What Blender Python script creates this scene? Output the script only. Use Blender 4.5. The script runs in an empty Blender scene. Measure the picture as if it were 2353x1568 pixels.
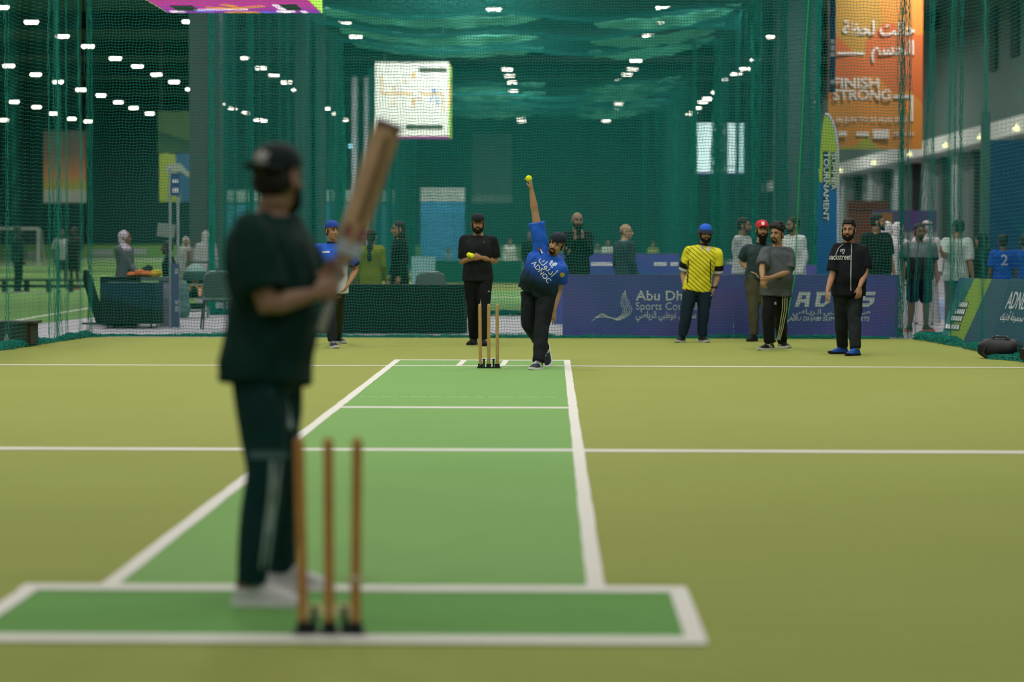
import bpy, math, random
import numpy as np
from mathutils import Vector, Matrix
from mathutils.bvhtree import BVHTree
random.seed(7); RNG = np.random.default_rng(7)
SC = bpy.context.scene
COL = SC.collection
PI = math.pi

# ------------------------------------------------------------------ camera, world, exposure
W, H, F, CH = 2353.0, 1568.0, 5900.0, 1.42
cam_d = bpy.data.cameras.new('camera'); cam = bpy.data.objects.new('camera', cam_d); COL.objects.link(cam)
cam_d.sensor_width = 36.0; cam_d.lens = F / W * 36.0; cam_d.clip_end = 600; cam_d.clip_start = 0.05
YAW = math.atan2(90.5, F); PITCH = math.atan2(233.0, math.hypot(F, 90.5))
CM = Matrix.Rotation(YAW, 4, 'Z') @ Matrix.Rotation(PI / 2 - PITCH, 4, 'X') @ Matrix.Rotation(0.0020, 4, 'Z')
CM.translation = Vector((0, 0, CH)); cam.matrix_world = CM
cam_d.dof.use_dof = True; cam_d.dof.focus_distance = 28.6; cam_d.dof.aperture_fstop = 1.55; cam_d.dof.aperture_blades = 0
SC.camera = cam
R3 = CM.to_3x3()
def at(u, v, d):
    """the point at depth d (metres along the pitch) on the sight line of photo position u, v"""
    r = R3 @ Vector(((u - W / 2) / F, -(v - H / 2) / F, -1.0))
    return Vector((0, 0, CH)) + r * (d / r.y)
def ground(u, v):
    r = R3 @ Vector(((u - W / 2) / F, -(v - H / 2) / F, -1.0))
    return Vector((0, 0, CH)) + r * (-CH / r.z)
def proj(p):
    q = R3.transposed() @ (Vector(p) - Vector((0, 0, CH)))
    return (W / 2 - F * q.x / q.z, H / 2 + F * q.y / q.z)

wd = bpy.data.worlds.new('hall_ambient'); SC.world = wd; wd.use_nodes = True
bg = wd.node_tree.nodes['Background']; bg.inputs[0].default_value = (0.016, 0.066, 0.064, 1); bg.inputs[1].default_value = 0.6
SC.view_settings.view_transform = 'Standard'; SC.view_settings.look = 'None'
SC.view_settings.gamma = 1.0; SC.view_settings.use_curve_mapping = False; SC.view_settings.exposure = 0.0
SC.cycles.use_denoising = True
SC.cycles.max_bounces = 5; SC.cycles.diffuse_bounces = 2; SC.cycles.glossy_bounces = 2; SC.cycles.transmission_bounces = 2
SC.cycles.sample_clamp_indirect = 4.0; SC.cycles.sample_clamp_direct = 14.0

# lamps of the hall hang 9.4 m up in rows 5.9 m apart; the ones above the cage are out of the frame
LZ = 9.42; ROWX = [-36.4, -31.0, -25.0, -19.1, -13.4, -7.66, -2.0, 3.76, 8.9, 15.2]
def lamp(x, y, e, size=0.5):
    l = bpy.data.lights.new('hall_lamp', 'AREA'); l.shape = 'DISK'; l.size = size; l.energy = e; l.color = (1.0, 0.985, 0.93)
    o = bpy.data.objects.new('hall_lamp', l); o.location = (x, y, LZ - 0.14); COL.objects.link(o)
for x in (-13.4, -7.66, -2.0, 3.76, 8.9):
    for y in (-4.8, 1.1, 7.0, 13.0, 18.9, 24.8, 30.7, 36.6, 42.5, 48.4):
        lamp(x, y, 190.0 * (0.50 if y < 15 else 1.0) * (0.8 if abs(x + 2) > 8 else 1.0))
for x in (-25.0, -13.4, -2.0, 8.9):
    for y in (60.2, 72.0, 83.8, 100.0, 124.0, 148.0, 172.0):
        lamp(x, y, 520.0 if y < 90 else 900.0 if y < 150 else 1500.0, 1.0)

for x in (-7.66, -2.0, 3.76):
    for y in (66.1, 77.9, 95.0, 107.0, 118.0):
        lamp(x, y, 230.0, 0.5)

# ------------------------------------------------------------------ materials
def lin(h):
    h = h.lstrip('#'); c = [int(h[i:i + 2], 16) / 255 for i in (0, 2, 4)]
    return tuple(x / 12.92 if x <= 0.04045 else ((x + 0.055) / 1.055) ** 2.4 for x in c)
MATS = {}
def new_mat(name):
    m = bpy.data.materials.new(name); m.use_nodes = True
    n = m.node_tree.nodes; return m, n, m.node_tree.links, n['Principled BSDF']
def mat(name, col, rough=0.75, var=0.12, scale=18.0, spec=0.3, metal=0.0, bump=0.0, emit=None, es=0.0, sheen=0.0):
    if name in MATS: return MATS[name]
    m, n, l, b = new_mat(name); c = lin(col) if isinstance(col, str) else col
    tc = n.new('ShaderNodeTexCoord'); nz = n.new('ShaderNodeTexNoise'); nz.inputs['Scale'].default_value = scale; nz.inputs['Detail'].default_value = 3
    l.new(tc.outputs['Object'], nz.inputs['Vector'])
    mx = n.new('ShaderNodeMix'); mx.data_type = 'RGBA'
    mx.inputs['A'].default_value = (*[x * (1 - var) for x in c], 1); mx.inputs['B'].default_value = (*[min(1, x * (1 + var)) for x in c], 1)
    l.new(nz.outputs['Fac'], mx.inputs['Factor']); l.new(mx.outputs['Result'], b.inputs['Base Color'])
    b.inputs['Roughness'].default_value = rough; b.inputs['Specular IOR Level'].default_value = spec; b.inputs['Metallic'].default_value = metal
    if bump:
        bp = n.new('ShaderNodeBump'); bp.inputs['Strength'].default_value = bump; bp.inputs['Distance'].default_value = 0.02
        l.new(nz.outputs['Fac'], bp.inputs['Height']); l.new(bp.outputs['Normal'], b.inputs['Normal'])
    if es:
        b.inputs['Emission Color'].default_value = (*(lin(emit or col)), 1); b.inputs['Emission Strength'].default_value = es
        m.cycles.emission_sampling = 'NONE'
    MATS[name] = m; return m
def ramp_mat(name, stops, axis, lo, hi, rough=0.75, noise=0.0, nscale=6.0, interp='LINEAR'):
    """a dyed or printed material whose colour runs along an object-space direction"""
    if name in MATS: return MATS[name]
    m, n, l, b = new_mat(name)
    tc = n.new('ShaderNodeTexCoord'); dt = n.new('ShaderNodeVectorMath'); dt.operation = 'DOT_PRODUCT'; dt.inputs[1].default_value = axis
    l.new(tc.outputs['Object'], dt.inputs[0]); src = dt.outputs['Value']
    if noise:
        nz = n.new('ShaderNodeTexNoise'); nz.inputs['Scale'].default_value = nscale; nz.inputs['Detail'].default_value = 4; l.new(tc.outputs['Object'], nz.inputs['Vector'])
        ma = n.new('ShaderNodeMath'); ma.operation = 'MULTIPLY_ADD'; ma.inputs[1].default_value = noise; l.new(nz.outputs['Fac'], ma.inputs[0]); l.new(src, ma.inputs[2]); src = ma.outputs[0]
    mr = n.new('ShaderNodeMapRange'); mr.inputs['From Min'].default_value = lo; mr.inputs['From Max'].default_value = hi; l.new(src, mr.inputs['Value'])
    cr = n.new('ShaderNodeValToRGB'); cr.color_ramp.interpolation = interp; e = cr.color_ramp.elements
    for i, (p, c) in enumerate(stops):
        x = e[i] if i < 2 else e.new(p); x.position = p; x.color = (*lin(c), 1)
    l.new(mr.outputs['Result'], cr.inputs['Fac']); l.new(cr.outputs['Color'], b.inputs['Base Color']); b.inputs['Roughness'].default_value = rough
    b.inputs['Specular IOR Level'].default_value = 0.25
    MATS[name] = m; return m
def turf_mat(name, c1, c2, c3):
    if name in MATS: return MATS[name]
    m, n, l, b = new_mat(name); tc = n.new('ShaderNodeTexCoord')
    def nz(s, d):
        x = n.new('ShaderNodeTexNoise'); x.inputs['Scale'].default_value = s; x.inputs['Detail'].default_value = d; l.new(tc.outputs['Object'], x.inputs['Vector']); return x
    a, f = nz(0.55, 4), nz(210, 2)
    mp = n.new('ShaderNodeMapping'); mp.inputs['Scale'].default_value = (0.35, 5.0, 1); l.new(tc.outputs['Object'], mp.inputs['Vector'])
    s = n.new('ShaderNodeTexNoise'); s.inputs['Scale'].default_value = 1.6; s.inputs['Detail'].default_value = 4; l.new(mp.outputs['Vector'], s.inputs['Vector'])
    def mix(A, B, fac, k=None):
        x = n.new('ShaderNodeMix'); x.data_type = 'RGBA'
        for s_, v in (('A', A), ('B', B)):
            if isinstance(v, tuple): x.inputs[s_].default_value = (*v, 1)
            else: l.new(v, x.inputs[s_])
        if isinstance(fac, float): x.inputs['Factor'].default_value = fac
        else: l.new(fac, x.inputs['Factor'])
        return x.outputs['Result']
    c = mix(mix(lin(c1), lin(c2), a.outputs['Fac']), mix(lin(c2), lin(c3), s.outputs['Fac']), 0.5)
    r = n.new('ShaderNodeMapRange'); r.inputs['From Min'].default_value = 0.3; r.inputs['From Max'].default_value = 0.7; r.inputs['To Min'].default_value = 0.78; r.inputs['To Max'].default_value = 1.16; l.new(f.outputs['Fac'], r.inputs['Value'])
    v = n.new('ShaderNodeVectorMath'); v.operation = 'SCALE'; l.new(c, v.inputs[0]); l.new(r.outputs['Result'], v.inputs['Scale'])
    l.new(v.outputs['Vector'], b.inputs['Base Color']); b.inputs['Roughness'].default_value = 0.95; b.inputs['Specular IOR Level'].default_value = 0.1
    bp = n.new('ShaderNodeBump'); bp.inputs['Strength'].default_value = 0.3; bp.inputs['Distance'].default_value = 0.004; l.new(f.outputs['Fac'], bp.inputs['Height']); l.new(bp.outputs['Normal'], b.inputs['Normal'])
    MATS[name] = m; return m

# ------------------------------------------------------------------ mesh helpers
class MB:
    def __init__(s): s.v = []; s.f = []; s.mi = []; s.cur = 0
    def add(s, vs, fs):
        o = len(s.v); s.v += [tuple(x) for x in vs]; s.f += [tuple(i + o for i in q) for q in fs]; s.mi += [s.cur] * len(fs); return s
    def box(s, a, b, M=None):
        x0, y0, z0 = a; x1, y1, z1 = b
        vs = [Vector(p) for p in ((x0, y0, z0), (x1, y0, z0), (x1, y1, z0), (x0, y1, z0), (x0, y0, z1), (x1, y0, z1), (x1, y1, z1), (x0, y1, z1))]
        if M is not None: vs = [M @ p for p in vs]
        return s.add(vs, [(3, 2, 1, 0), (4, 5, 6, 7), (0, 1, 5, 4), (1, 2, 6, 5), (2, 3, 7, 6), (3, 0, 4, 7)])
    def rings(s, rs, cap=True, close=False):
        n = len(rs[0]); o = len(s.v); vs = [p for r in rs for p in r]; fs = []
        k = len(rs)
        for i in range(k if close else k - 1):
            j = (i + 1) % k
            for a in range(n):
                c = (a + 1) % n; fs.append((i * n + a, i * n + c, j * n + c, j * n + a))
        if cap and not close: fs += [tuple(range(n))[::-1], tuple((k - 1) * n + a for a in range(n))]
        return s.add(vs, fs)
    def tube(s, pts, rad, n=10, cap=True, close=False, round_ends=False):
        pts = [Vector(p) for p in pts]; rad = list(rad) if hasattr(rad, '__len__') else [rad] * len(pts)
        if round_ends:
            d0 = (pts[0] - pts[1]).normalized(); d1 = (pts[-1] - pts[-2]).normalized(); r0, r1 = rad[0], rad[-1]
            P = [pts[0] + d0 * r0 * k for k in (0.95, 0.75, 0.4)] + pts + [pts[-1] + d1 * r1 * k for k in (0.4, 0.75, 0.95)]
            rad = [r0 * k for k in (0.3, 0.66, 0.92)] + rad + [r1 * k for k in (0.92, 0.66, 0.3)]; pts = P
        rs = []; up = None; k = len(pts)
        for i, p in enumerate(pts):
            if close: t = pts[(i + 1) % k] - pts[i - 1]
            else: t = pts[min(i + 1, k - 1)] - pts[max(i - 1, 0)]
            t.normalize()
            if up is None:
                up = Vector((0, 0, 1)) if abs(t.z) < 0.9 else Vector((1, 0, 0))
            a = up - t * up.dot(t)
            if a.length < 1e-5: a = t.orthogonal()
            a.normalize(); up = a; b = t.cross(a)
            rs.append([p + (a * math.cos(q) + b * math.sin(q)) * rad[i] for q in [2 * PI * j / n for j in range(n)]])
        return s.rings(rs, cap, close)
    def ell(s, c, r, M=None, n=14, k=9, ax=None):
        rs = []; c = Vector(c); r = Vector(r) if hasattr(r, '__len__') else Vector((r, r, r))
        for i in range(k):
            t = -PI / 2 + PI * (i + 0.35) / (k - 0.3) if i < k - 1 else PI / 2 - 0.1
            if i == 0: t = -PI / 2 + 0.1
            ring = []
            for j in range(n):
                q = 2 * PI * j / n
                p = Vector((r.x * math.cos(t) * math.cos(q), r.y * math.cos(t) * math.sin(q), r.z * math.sin(t)))
                if ax is not None: p = ax @ p
                p = c + p; ring.append(M @ p if M is not None else p)
            rs.append(ring)
        return s.rings(rs)
    def lathe(s, prof, c=(0, 0, 0), n=20, M=None):
        c = Vector(c); rs = []
        for r, z in prof:
            ring = [c + Vector((r * math.cos(2 * PI * j / n), r * math.sin(2 * PI * j / n), z)) for j in range(n)]
            rs.append([M @ p for p in ring] if M is not None else ring)
        return s.rings(rs)
    def prism(s, poly, t, M):
        """flat outline (x, y) with thickness t along local z"""
        k = len(poly); vs = [M @ Vector((x, y, 0)) for x, y in poly] + [M @ Vector((x, y, t)) for x, y in poly]
        return s.add(vs, [tuple(range(k))[::-1], tuple(range(k, 2 * k))] + [(i, (i + 1) % k, k + (i + 1) % k, k + i) for i in range(k)])
    def build(s, name, mats, parent=None, smooth=True, base=None):
        me = bpy.data.meshes.new(name); b = Vector(base) if base is not None else Vector((0, 0, 0))
        me.from_pydata([Vector(p) - b for p in s.v], [], s.f)
        mats = mats if isinstance(mats, (list, tuple)) else [mats]
        for m in mats: me.materials.append(m)
        if len(mats) > 1: me.polygons.foreach_set('material_index', s.mi)
        me.validate(); return link(name, me, parent, smooth, base)
def link(name, me, parent=None, smooth=True, base=None):
    if smooth:
        me.polygons.foreach_set('use_smooth', [True] * len(me.polygons))
        try: me.set_sharp_from_angle(angle=math.radians(42))
        except Exception: pass
    o = bpy.data.objects.new(name, me); COL.objects.link(o)
    if parent is not None: o.parent = parent
    elif base is not None: o.location = base
    return o
def tag(o, label=None, cat=None, group=None, kind=None):
    if label: o['label'] = label
    if cat: o['category'] = cat
    if group: o['group'] = group
    if kind: o['kind'] = kind
    return o
def empty(name, loc, label, cat, group=None, rz=0.0):
    o = bpy.data.objects.new(name, None); o.location = loc; o.rotation_euler.z = rz; o.empty_display_size = 0.1
    COL.objects.link(o); return tag(o, label, cat, group)
def struct(o, label=None): return tag(o, label, None, None, 'structure')
def copy_tree(o, parent=None):
    c = o.copy(); COL.objects.link(c)
    if parent is not None: c.parent = parent
    for ch in o.children: copy_tree(ch, c)
    return c

# scratch scene for evaluating text and voxel surfaces
TS = bpy.data.scenes.new('scratch'); TVL = TS.view_layers[0]
def evaluated(o):
    TS.collection.objects.link(o); TVL.update(); dg = TVL.depsgraph
    me = bpy.data.meshes.new_from_object(o.evaluated_get(dg), depsgraph=dg)
    TS.collection.objects.unlink(o); d = o.data; bpy.data.objects.remove(o)
    (bpy.data.meshes if isinstance(d, bpy.types.Mesh) else bpy.data.curves).remove(d)
    return me
def remesh(mb, vox, smooth=4):
    me = bpy.data.meshes.new('scratch'); me.from_pydata([Vector(p) for p in mb.v], [], mb.f)
    o = bpy.data.objects.new('scratch', me)
    r = o.modifiers.new('r', 'REMESH'); r.mode = 'VOXEL'; r.voxel_size = vox; r.adaptivity = 0
    if smooth:
        s = o.modifiers.new('s', 'SMOOTH'); s.factor = 0.5; s.iterations = smooth
    out = evaluated(o); n = len(out.vertices)
    co = np.empty(n * 3, np.float32); out.vertices.foreach_get('co', co)
    nl = len(out.loops); li = np.empty(nl, np.int32); out.loops.foreach_get('vertex_index', li)
    no = np.empty(n * 3, np.float32); out.vertices.foreach_get('normal', no)
    assert nl == 4 * len(out.polygons)
    bpy.data.meshes.remove(out)
    return co.reshape(-1, 3), li.reshape(-1, 4), no.reshape(-1, 3)
def np_mesh(name, co, quads):
    me = bpy.data.meshes.new(name); n = len(co); k = len(quads)
    me.vertices.add(n); me.vertices.foreach_set('co', np.ascontiguousarray(co, np.float32).ravel())
    me.loops.add(4 * k); me.loops.foreach_set('vertex_index', np.ascontiguousarray(quads, np.int32).ravel())
    me.polygons.add(k); me.polygons.foreach_set('loop_start', np.arange(0, 4 * k, 4, dtype=np.int32))
    me.update(calc_edges=True); me.validate(); return me
def join_np(parts):
    cs, qs, o = [], [], 0
    for c, q, _ in parts: cs.append(c); qs.append(q + o); o += len(c)
    return np.concatenate(cs), np.concatenate(qs)

# Arabic letters in their joined forms
AR = {'ا': 'FE8D', 'أ': 'FE83', 'ب': 'FE8F', 'ت': 'FE95', 'ة': 'FE93', 'ح': 'FEA1', 'د': 'FEA9', 'ر': 'FEAD', 'س': 'FEB1', 'ص': 'FEB9', 'ض': 'FEBD', 'ظ': 'FEC5', 'ف': 'FED1',
      'ك': 'FED9', 'ل': 'FEDD', 'م': 'FEE1', 'ن': 'FEE5', 'و': 'FEED', 'ي': 'FEF1', 'ج': 'FE9D', 'ع': 'FEC9', 'خ': 'FEA5'}
def arabic(s):
    two = set('اأدروة'); out = []
    for w in s.split(' '):
        r = []
        for i, ch in enumerate(w):
            if ch not in AR: r.append(ch); continue
            p = i > 0 and w[i - 1] not in two; q = i < len(w) - 1 and ch not in two
            p = p and w[i - 1] in AR or i > 0 and w[i - 1] == 'ـ'; b = int(AR[ch], 16)
            k = (3 if p and q else 2 if q else 1 if p else 0)
            if ch in two: k = 1 if p else 0
            r.append(chr(b + k))
        out.append(''.join(r[::-1]))
    return ' '.join(out[::-1])
def text_mesh(body, size, bold=0.0, ext=0.002, align='LEFT', shear=0.0, spacing=1.0, sx=1.0, italic=0.0):
    c = bpy.data.curves.new('scratch', 'FONT'); c.body = body; c.size = size; c.offset = bold * size; c.extrude = ext; c.align_x = align; c.shear = shear; c.space_character = spacing
    c.resolution_u = 3
    me = evaluated(bpy.data.objects.new('scratch', c))
    vs = [(v.co.x * sx, v.co.y, v.co.z) for v in me.vertices]; fs = [tuple(p.vertices) for p in me.polygons]; bpy.data.meshes.remove(me)
    return vs, fs
def frame(o, right, up):
    r = Vector(right).normalized(); u = Vector(up); u = (u - r * u.dot(r)).normalized(); n = r.cross(u)
    return Matrix(((r.x, u.x, n.x, o[0]), (r.y, u.y, n.y, o[1]), (r.z, u.z, n.z, o[2]), (0, 0, 0, 1)))
def put_text(mb, body, M, size, width=None, **k):
    """text whose box starts at local (0, 0); width squeezes it to that length"""
    vs, fs = text_mesh(body, size, **k)
    if not vs: return
    x0 = min(v[0] for v in vs); x1 = max(v[0] for v in vs)
    s = (width / (x1 - x0)) if width else 1.0
    al = k.get('align', 'LEFT'); ref = x0 if al == 'LEFT' else x1 if al == 'RIGHT' else (x0 + x1) / 2
    mb.add([M @ Vector(((v[0] - ref) * s, v[1], v[2])) for v in vs], fs)
# ------------------------------------------------------------------ people
Z = Vector((0, 0, 1))
TSEC = np.array([(-.20, .085, .08, -.005), (-.10, .148, .108, -.012), (0, .168, .113, -.012), (.14, .161, .108, 0), (.30, .150, .105, .008), (.5, .160, .112, .008),
                 (.68, .176, .118, 0), (.80, .182, .110, -.006), (.87, .158, .092, -.012), (.93, .102, .076, -.012), (.985, .066, .063, -.004), (1.04, .056, .057, .002)])
def waves(co, seed, freq, stretch=(1, 1, 1)):
    r = np.random.default_rng(seed); v = np.zeros(len(co)); p = co * np.array(stretch)
    for i in range(7):
        k = r.normal(size=3); k /= np.linalg.norm(k); k2 = r.normal(size=3)
        f = freq * r.uniform(0.6, 1.7)
        v += np.sin(p @ k * f + 1.3 * np.sin(p @ k2 * freq * 0.5 + r.uniform(0, 6)) + r.uniform(0, 6))
    return v / 3.5 - .35 * np.abs(v) / 3.5
class Person:
    def __init__(s, label, u, d, h, face, px=None, loc=None, feet=None, g=1.0, belly=0.0, look=None, tilt=None, detail=1, skin='#a9805f', group=None, chest=1.0, name='person', seated=0.0):
        s.s = k = h / 1.75; s.d = d; s.g = g; s.belly = belly; s.detail = detail; s.seed = len(label) * 7 + int(u); s.chest = chest
        b = at(u, 784, d); b.z = 0.003; s.base = b
        a = math.radians(face); s.f = f = Vector((math.sin(a), -math.cos(a), 0)); s.l = l = Vector((math.cos(a), math.sin(a), 0))
        P = lambda x, y, z: b + (l * x + f * y + Z * z) * k
        s.P = P
        J = s.J = dict(pel=P(0, 0, .935), neck=P(0, -.012, 1.475), head=P(0, .02, 1.633))
        for sd, g_ in (('L', 1), ('R', -1)):
            J['sh' + sd] = P(.178 * g_, -.012, 1.408); J['hip' + sd] = P(.088 * g_, 0, .895); J['ank' + sd] = P(.115 * g_, -.02, .085)
            J['kne' + sd] = P(.108 * g_, .02, .49); J['elb' + sd] = P(.235 * g_ * (1 + (g - 1) * .6), -.03, 1.115); J['wri' + sd] = P(.245 * g_ * (1 + (g - 1) * .6), .06, .865)
        for kk, q in (loc or {}).items():
            J[kk] = P(*q)
        for kk, q in (px or {}).items():
            J[kk] = at(q[0], q[1], d + (q[2] if len(q) > 2 else 0))
        s.toe = {}; s.fup = {}
        for sd, g_ in (('L', 1), ('R', -1)):
            dirn = (f + l * 0.22 * g_).normalized(); s.toe[sd] = dirn; s.fup[sd] = Z
        for sd, q in (feet or {}).items():
            if q[0] == 'g':
                p = ground(q[1], q[2]); p.z = 0.003 + 0.085 * k; J['ank' + sd] = p
                if len(q) > 3: aa = math.radians(q[3]); s.toe[sd] = Vector((math.sin(aa), -math.cos(aa), 0))
            else:
                s.toe[sd] = Vector(q[1]).normalized(); s.fup[sd] = Vector(q[2]).normalized()
            if 'kne' + sd not in (px or {}) and 'kne' + sd not in (loc or {}): J['kne' + sd] = (J['hip' + sd] * .48 + J['ank' + sd] * .52) + f * .035 * k
        lk = math.radians(face if look is None else look); hf = Vector((math.sin(lk), -math.cos(lk), 0))
        hu = Vector(tilt).normalized() if tilt else Z
        if tilt: hf = (hf - hu * hf.dot(hu)).normalized()
        hl = hf.cross(hu) * -1 if False else hu.cross(hf) * -1
        hl = hf.cross(hu); hl = -hl if hl.dot(Vector((math.cos(lk), math.sin(lk), 0))) < 0 else hl
        o = J['head']; s.hk = hk = (0.55 + 0.45 * k) * 1.055; s.hf = hf; s.hl = hl; s.hu = hu
        s.HM = Matrix(((hl.x, hf.x, hu.x, o.x), (hl.y, hf.y, hu.y, o.y), (hl.z, hf.z, hu.z, o.z), (0, 0, 0, 1))) @ Matrix.Scale(hk, 4)
        s.root = empty(name, b, label, 'person', group); s.skin = skin
        s.bv = {}
    # --- torso rings
    def ring(s, t, grow=0.0, n=22, keep=False, ctr=None):
        J = s.J; tt = max(t, 0.0) if keep else t
        hw, hd, fo = [np.interp(tt, TSEC[:, 0], TSEC[:, i]) for i in (1, 2, 3)]
        w = float(np.clip((.9 - tt) / .3, 0, 1)); g = 1 + (s.g - 1) * w; bl = s.belly * math.exp(-((tt - .24) / .24) ** 2) * w
        hw = hw * g * (s.chest if tt > .55 else 1) * s.s + grow; hd = (hd * g + bl * .6) * s.s + grow; fo = (fo + bl * .45) * s.s
        ax = J['neck'] - J['pel']; c = J['pel'] + ax * t
        if ctr is not None: c = ctr
        a = max(0.0, min(1.0, (t - .1) / .7)); lt = (J['hipL'] - J['hipR']).normalized() * (1 - a) + (J['shL'] - J['shR']).normalized() * a
        u = ax.normalized(); lt = (lt - u * lt.dot(u)).normalized(); fr = lt.cross(u)
        if fr.dot(s.f) < -0.3: fr = -fr
        c = c + fr * fo; out = []
        for j in range(n):
            q = 2 * PI * j / n; cq, sq = math.cos(q), math.sin(q)
            out.append(c + lt * hw * math.copysign(abs(cq) ** .85, cq) + fr * hd * math.copysign(abs(sq) ** .85, sq))
        return out
    def loft(s, mb, t0, t1, grow=0.0, keep=False, k=15):
        mb.rings([s.ring(t0 + (t1 - t0) * i / (k - 1), grow, keep=keep) for i in range(k)])
    def limb(s, mb, pts, rad, n=12):
        mb.tube(pts, [r * s.s for r in rad], n, round_ends=True)
    def arm_pts(s, sd):
        J = s.J; a, e, w = J['sh' + sd], J['elb' + sd], J['wri' + sd]
        return [a, a.lerp(e, .35), a.lerp(e, .75), e, e.lerp(w, .28), e.lerp(w, .7), w]
    def leg_pts(s, sd):
        J = s.J; a, e, w = J['hip' + sd], J['kne' + sd], J['ank' + sd]
        return [a, a.lerp(e, .4), a.lerp(e, .8), e, e.lerp(w, .3), e.lerp(w, .7), w]
    def hand(s, mb, sd, dirv=None, palm=None, thumb=None, curl=.35, spread=.06, point=None):
        J = s.J; w = J['wri' + sd]; e = J['elb' + sd]; k = s.s * .97
        d = Vector(dirv).normalized() if dirv is not None else (w - e).normalized()
        th = Vector(thumb) if thumb is not None else s.f.copy()
        th = th - d * th.dot(d); th.normalize()
        n = Vector(palm) if palm is not None else (s.base - w)
        n = n - d * n.dot(d) - th * n.dot(th); n = n.normalized() if n.length > 1e-4 else d.cross(th)
        rs = []
        for y, hw, ht in ((-.07, .025, .023), (-.035, .0252, .0215), (0, .0268, .021), (.025, .034, .019), (.06, .041, .016), (.088, .041, .013), (.098, .034, .009)):
            fd_ = d if y >= 0 else (w - e).normalized(); rs.append([w + (fd_ * y + th * hw * math.cos(q) + n * ht * math.sin(q)) * k for q in [2 * PI * j / 12 for j in range(12)]])
        mb.rings(rs)
        for i, (ln, off) in enumerate(((.072, .031), (.08, .0105), (.074, -.010), (.058, -.029))):
            c = curl[i] if hasattr(curl, '__len__') else curl * (1 + .12 * i)
            p = w + (d * .086 + th * off) * k; dd = (d + th * spread * (1.5 - i)).normalized(); pts = [p - dd * .012 * k, p]
            for sg, fr in enumerate((.44, .31, .25)):
                ang = c * (1.0, 1.25, .9)[sg]; dd = (dd * math.cos(ang) + n * math.sin(ang)).normalized(); p = p + dd * ln * fr * k; pts.append(p)
            mb.tube(pts, [.0094 * k, .0094 * k, .0088 * k, .008 * k, .0066 * k], 8, round_ends=True)
        c = min(1.0, (np.mean(curl) if hasattr(curl, '__len__') else curl) * .9)
        a = w + (d * .018 + th * .024) * k; b_ = a + (d * .034 + th * .022 + n * (.006 + .01 * c)) * k; e_ = b_ + (d * .026 + th * (.010 - .012 * c) + n * (.008 + .014 * c)) * k
        mb.tube([a, b_, b_.lerp(e_, .6), e_], [.0125 * k, .011 * k, .0095 * k, .0075 * k], 8, round_ends=True)
    def body(s, hands=True, hk=None, neck_r=.057):
        J = s.J; mb = MB(); s.loft(mb, -.19, 1.02)
        for sd in 'LR':
            s.limb(mb, s.arm_pts(sd), (.049, .053, .045, .040, .043, .034, .0248)); s.limb(mb, s.leg_pts(sd), (.086, .080, .062, .055, .056, .046, .037))
            mb.tube([J['neck'] + (J['pel'] - J['neck']).normalized() * .035 * s.s, J['neck'].lerp(J['sh' + sd], .55) - Z * .022 * s.s, J['sh' + sd] - Z * .008 * s.s], [.022 * s.s, .022 * s.s, .040 * s.s], 10, round_ends=True)
            a = J['ank' + sd]; mb.tube([a - s.toe[sd] * .03 * s.s, a - s.fup[sd] * .04 * s.s + s.toe[sd] * .05 * s.s, a - s.fup[sd] * .06 * s.s + s.toe[sd] * .13 * s.s], [.036 * s.s, .033 * s.s, .022 * s.s], 10, round_ends=True)
        vox = (.013, .009, .0075)[s.detail]
        parts = [remesh(mb, vox, 5)]
        M = s.HM; hb = MB(); E = lambda c, r: hb.ell(c, r, M)
        E((0, -.012, .035), (.076, .094, .083)); E((0, .018, -.035), (.063, .073, .084)); E((0, .06, -.093), (.027, .026, .023)); E((0, .02, -.072), (.053, .06, .044))
        hb.tube([M @ Vector(p) for p in ((0, .082, .018), (0, .098, -.008), (0, .108, -.03))], [.008 * s.hk, .011 * s.hk, .0145 * s.hk], 8, round_ends=True)
        for x in (-1, 1):
            E((.011 * x, .098, -.036), (.009, .011, .008)); E((.030 * x, .079, .023), (.026, .012, .009)); E((.037 * x, .066, -.028), (.022, .018, .022)); E((.077 * x, -.006, -.012), (.009, .021, .033))
        E((0, .086, -.064), (.024, .011, .0055)); E((0, .083, -.075), (.020, .010, .006))
        nk = J['neck']; hb.tube([M @ Vector((0, -.022, -.02)), M @ Vector((0, -.026, -.085)), nk + (nk - J['pel']).normalized() * .015, nk - (nk - J['pel']).normalized() * .05], [neck_r * s.s * .95, neck_r * s.s, neck_r * 1.05 * s.s, neck_r * 1.3 * s.s], 14)
        parts.append(remesh(hb, (.009, .0055, .0042)[s.detail], 3 if s.detail else 2))
        if hands:
            for sd in 'LR':
                q = (hk or {}).get(sd, {})
                if q is None: continue
                m2 = MB(); s.hand(m2, sd, **q); parts.append(remesh(m2, (.009, .0048, .0038)[s.detail], 1))
        co, qd = join_np(parts); me = np_mesh('body', co - np.array(s.base), qd)
        me.materials.append(mat('skin ' + s.skin, s.skin, .55, .07, 60, .35)); link('body', me, s.root)
        if s.detail: s.face()
        return s
    def _b(s, mb, name, m, parent=None):
        return mb.build(name, m, parent or s.root, True, s.base)
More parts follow.
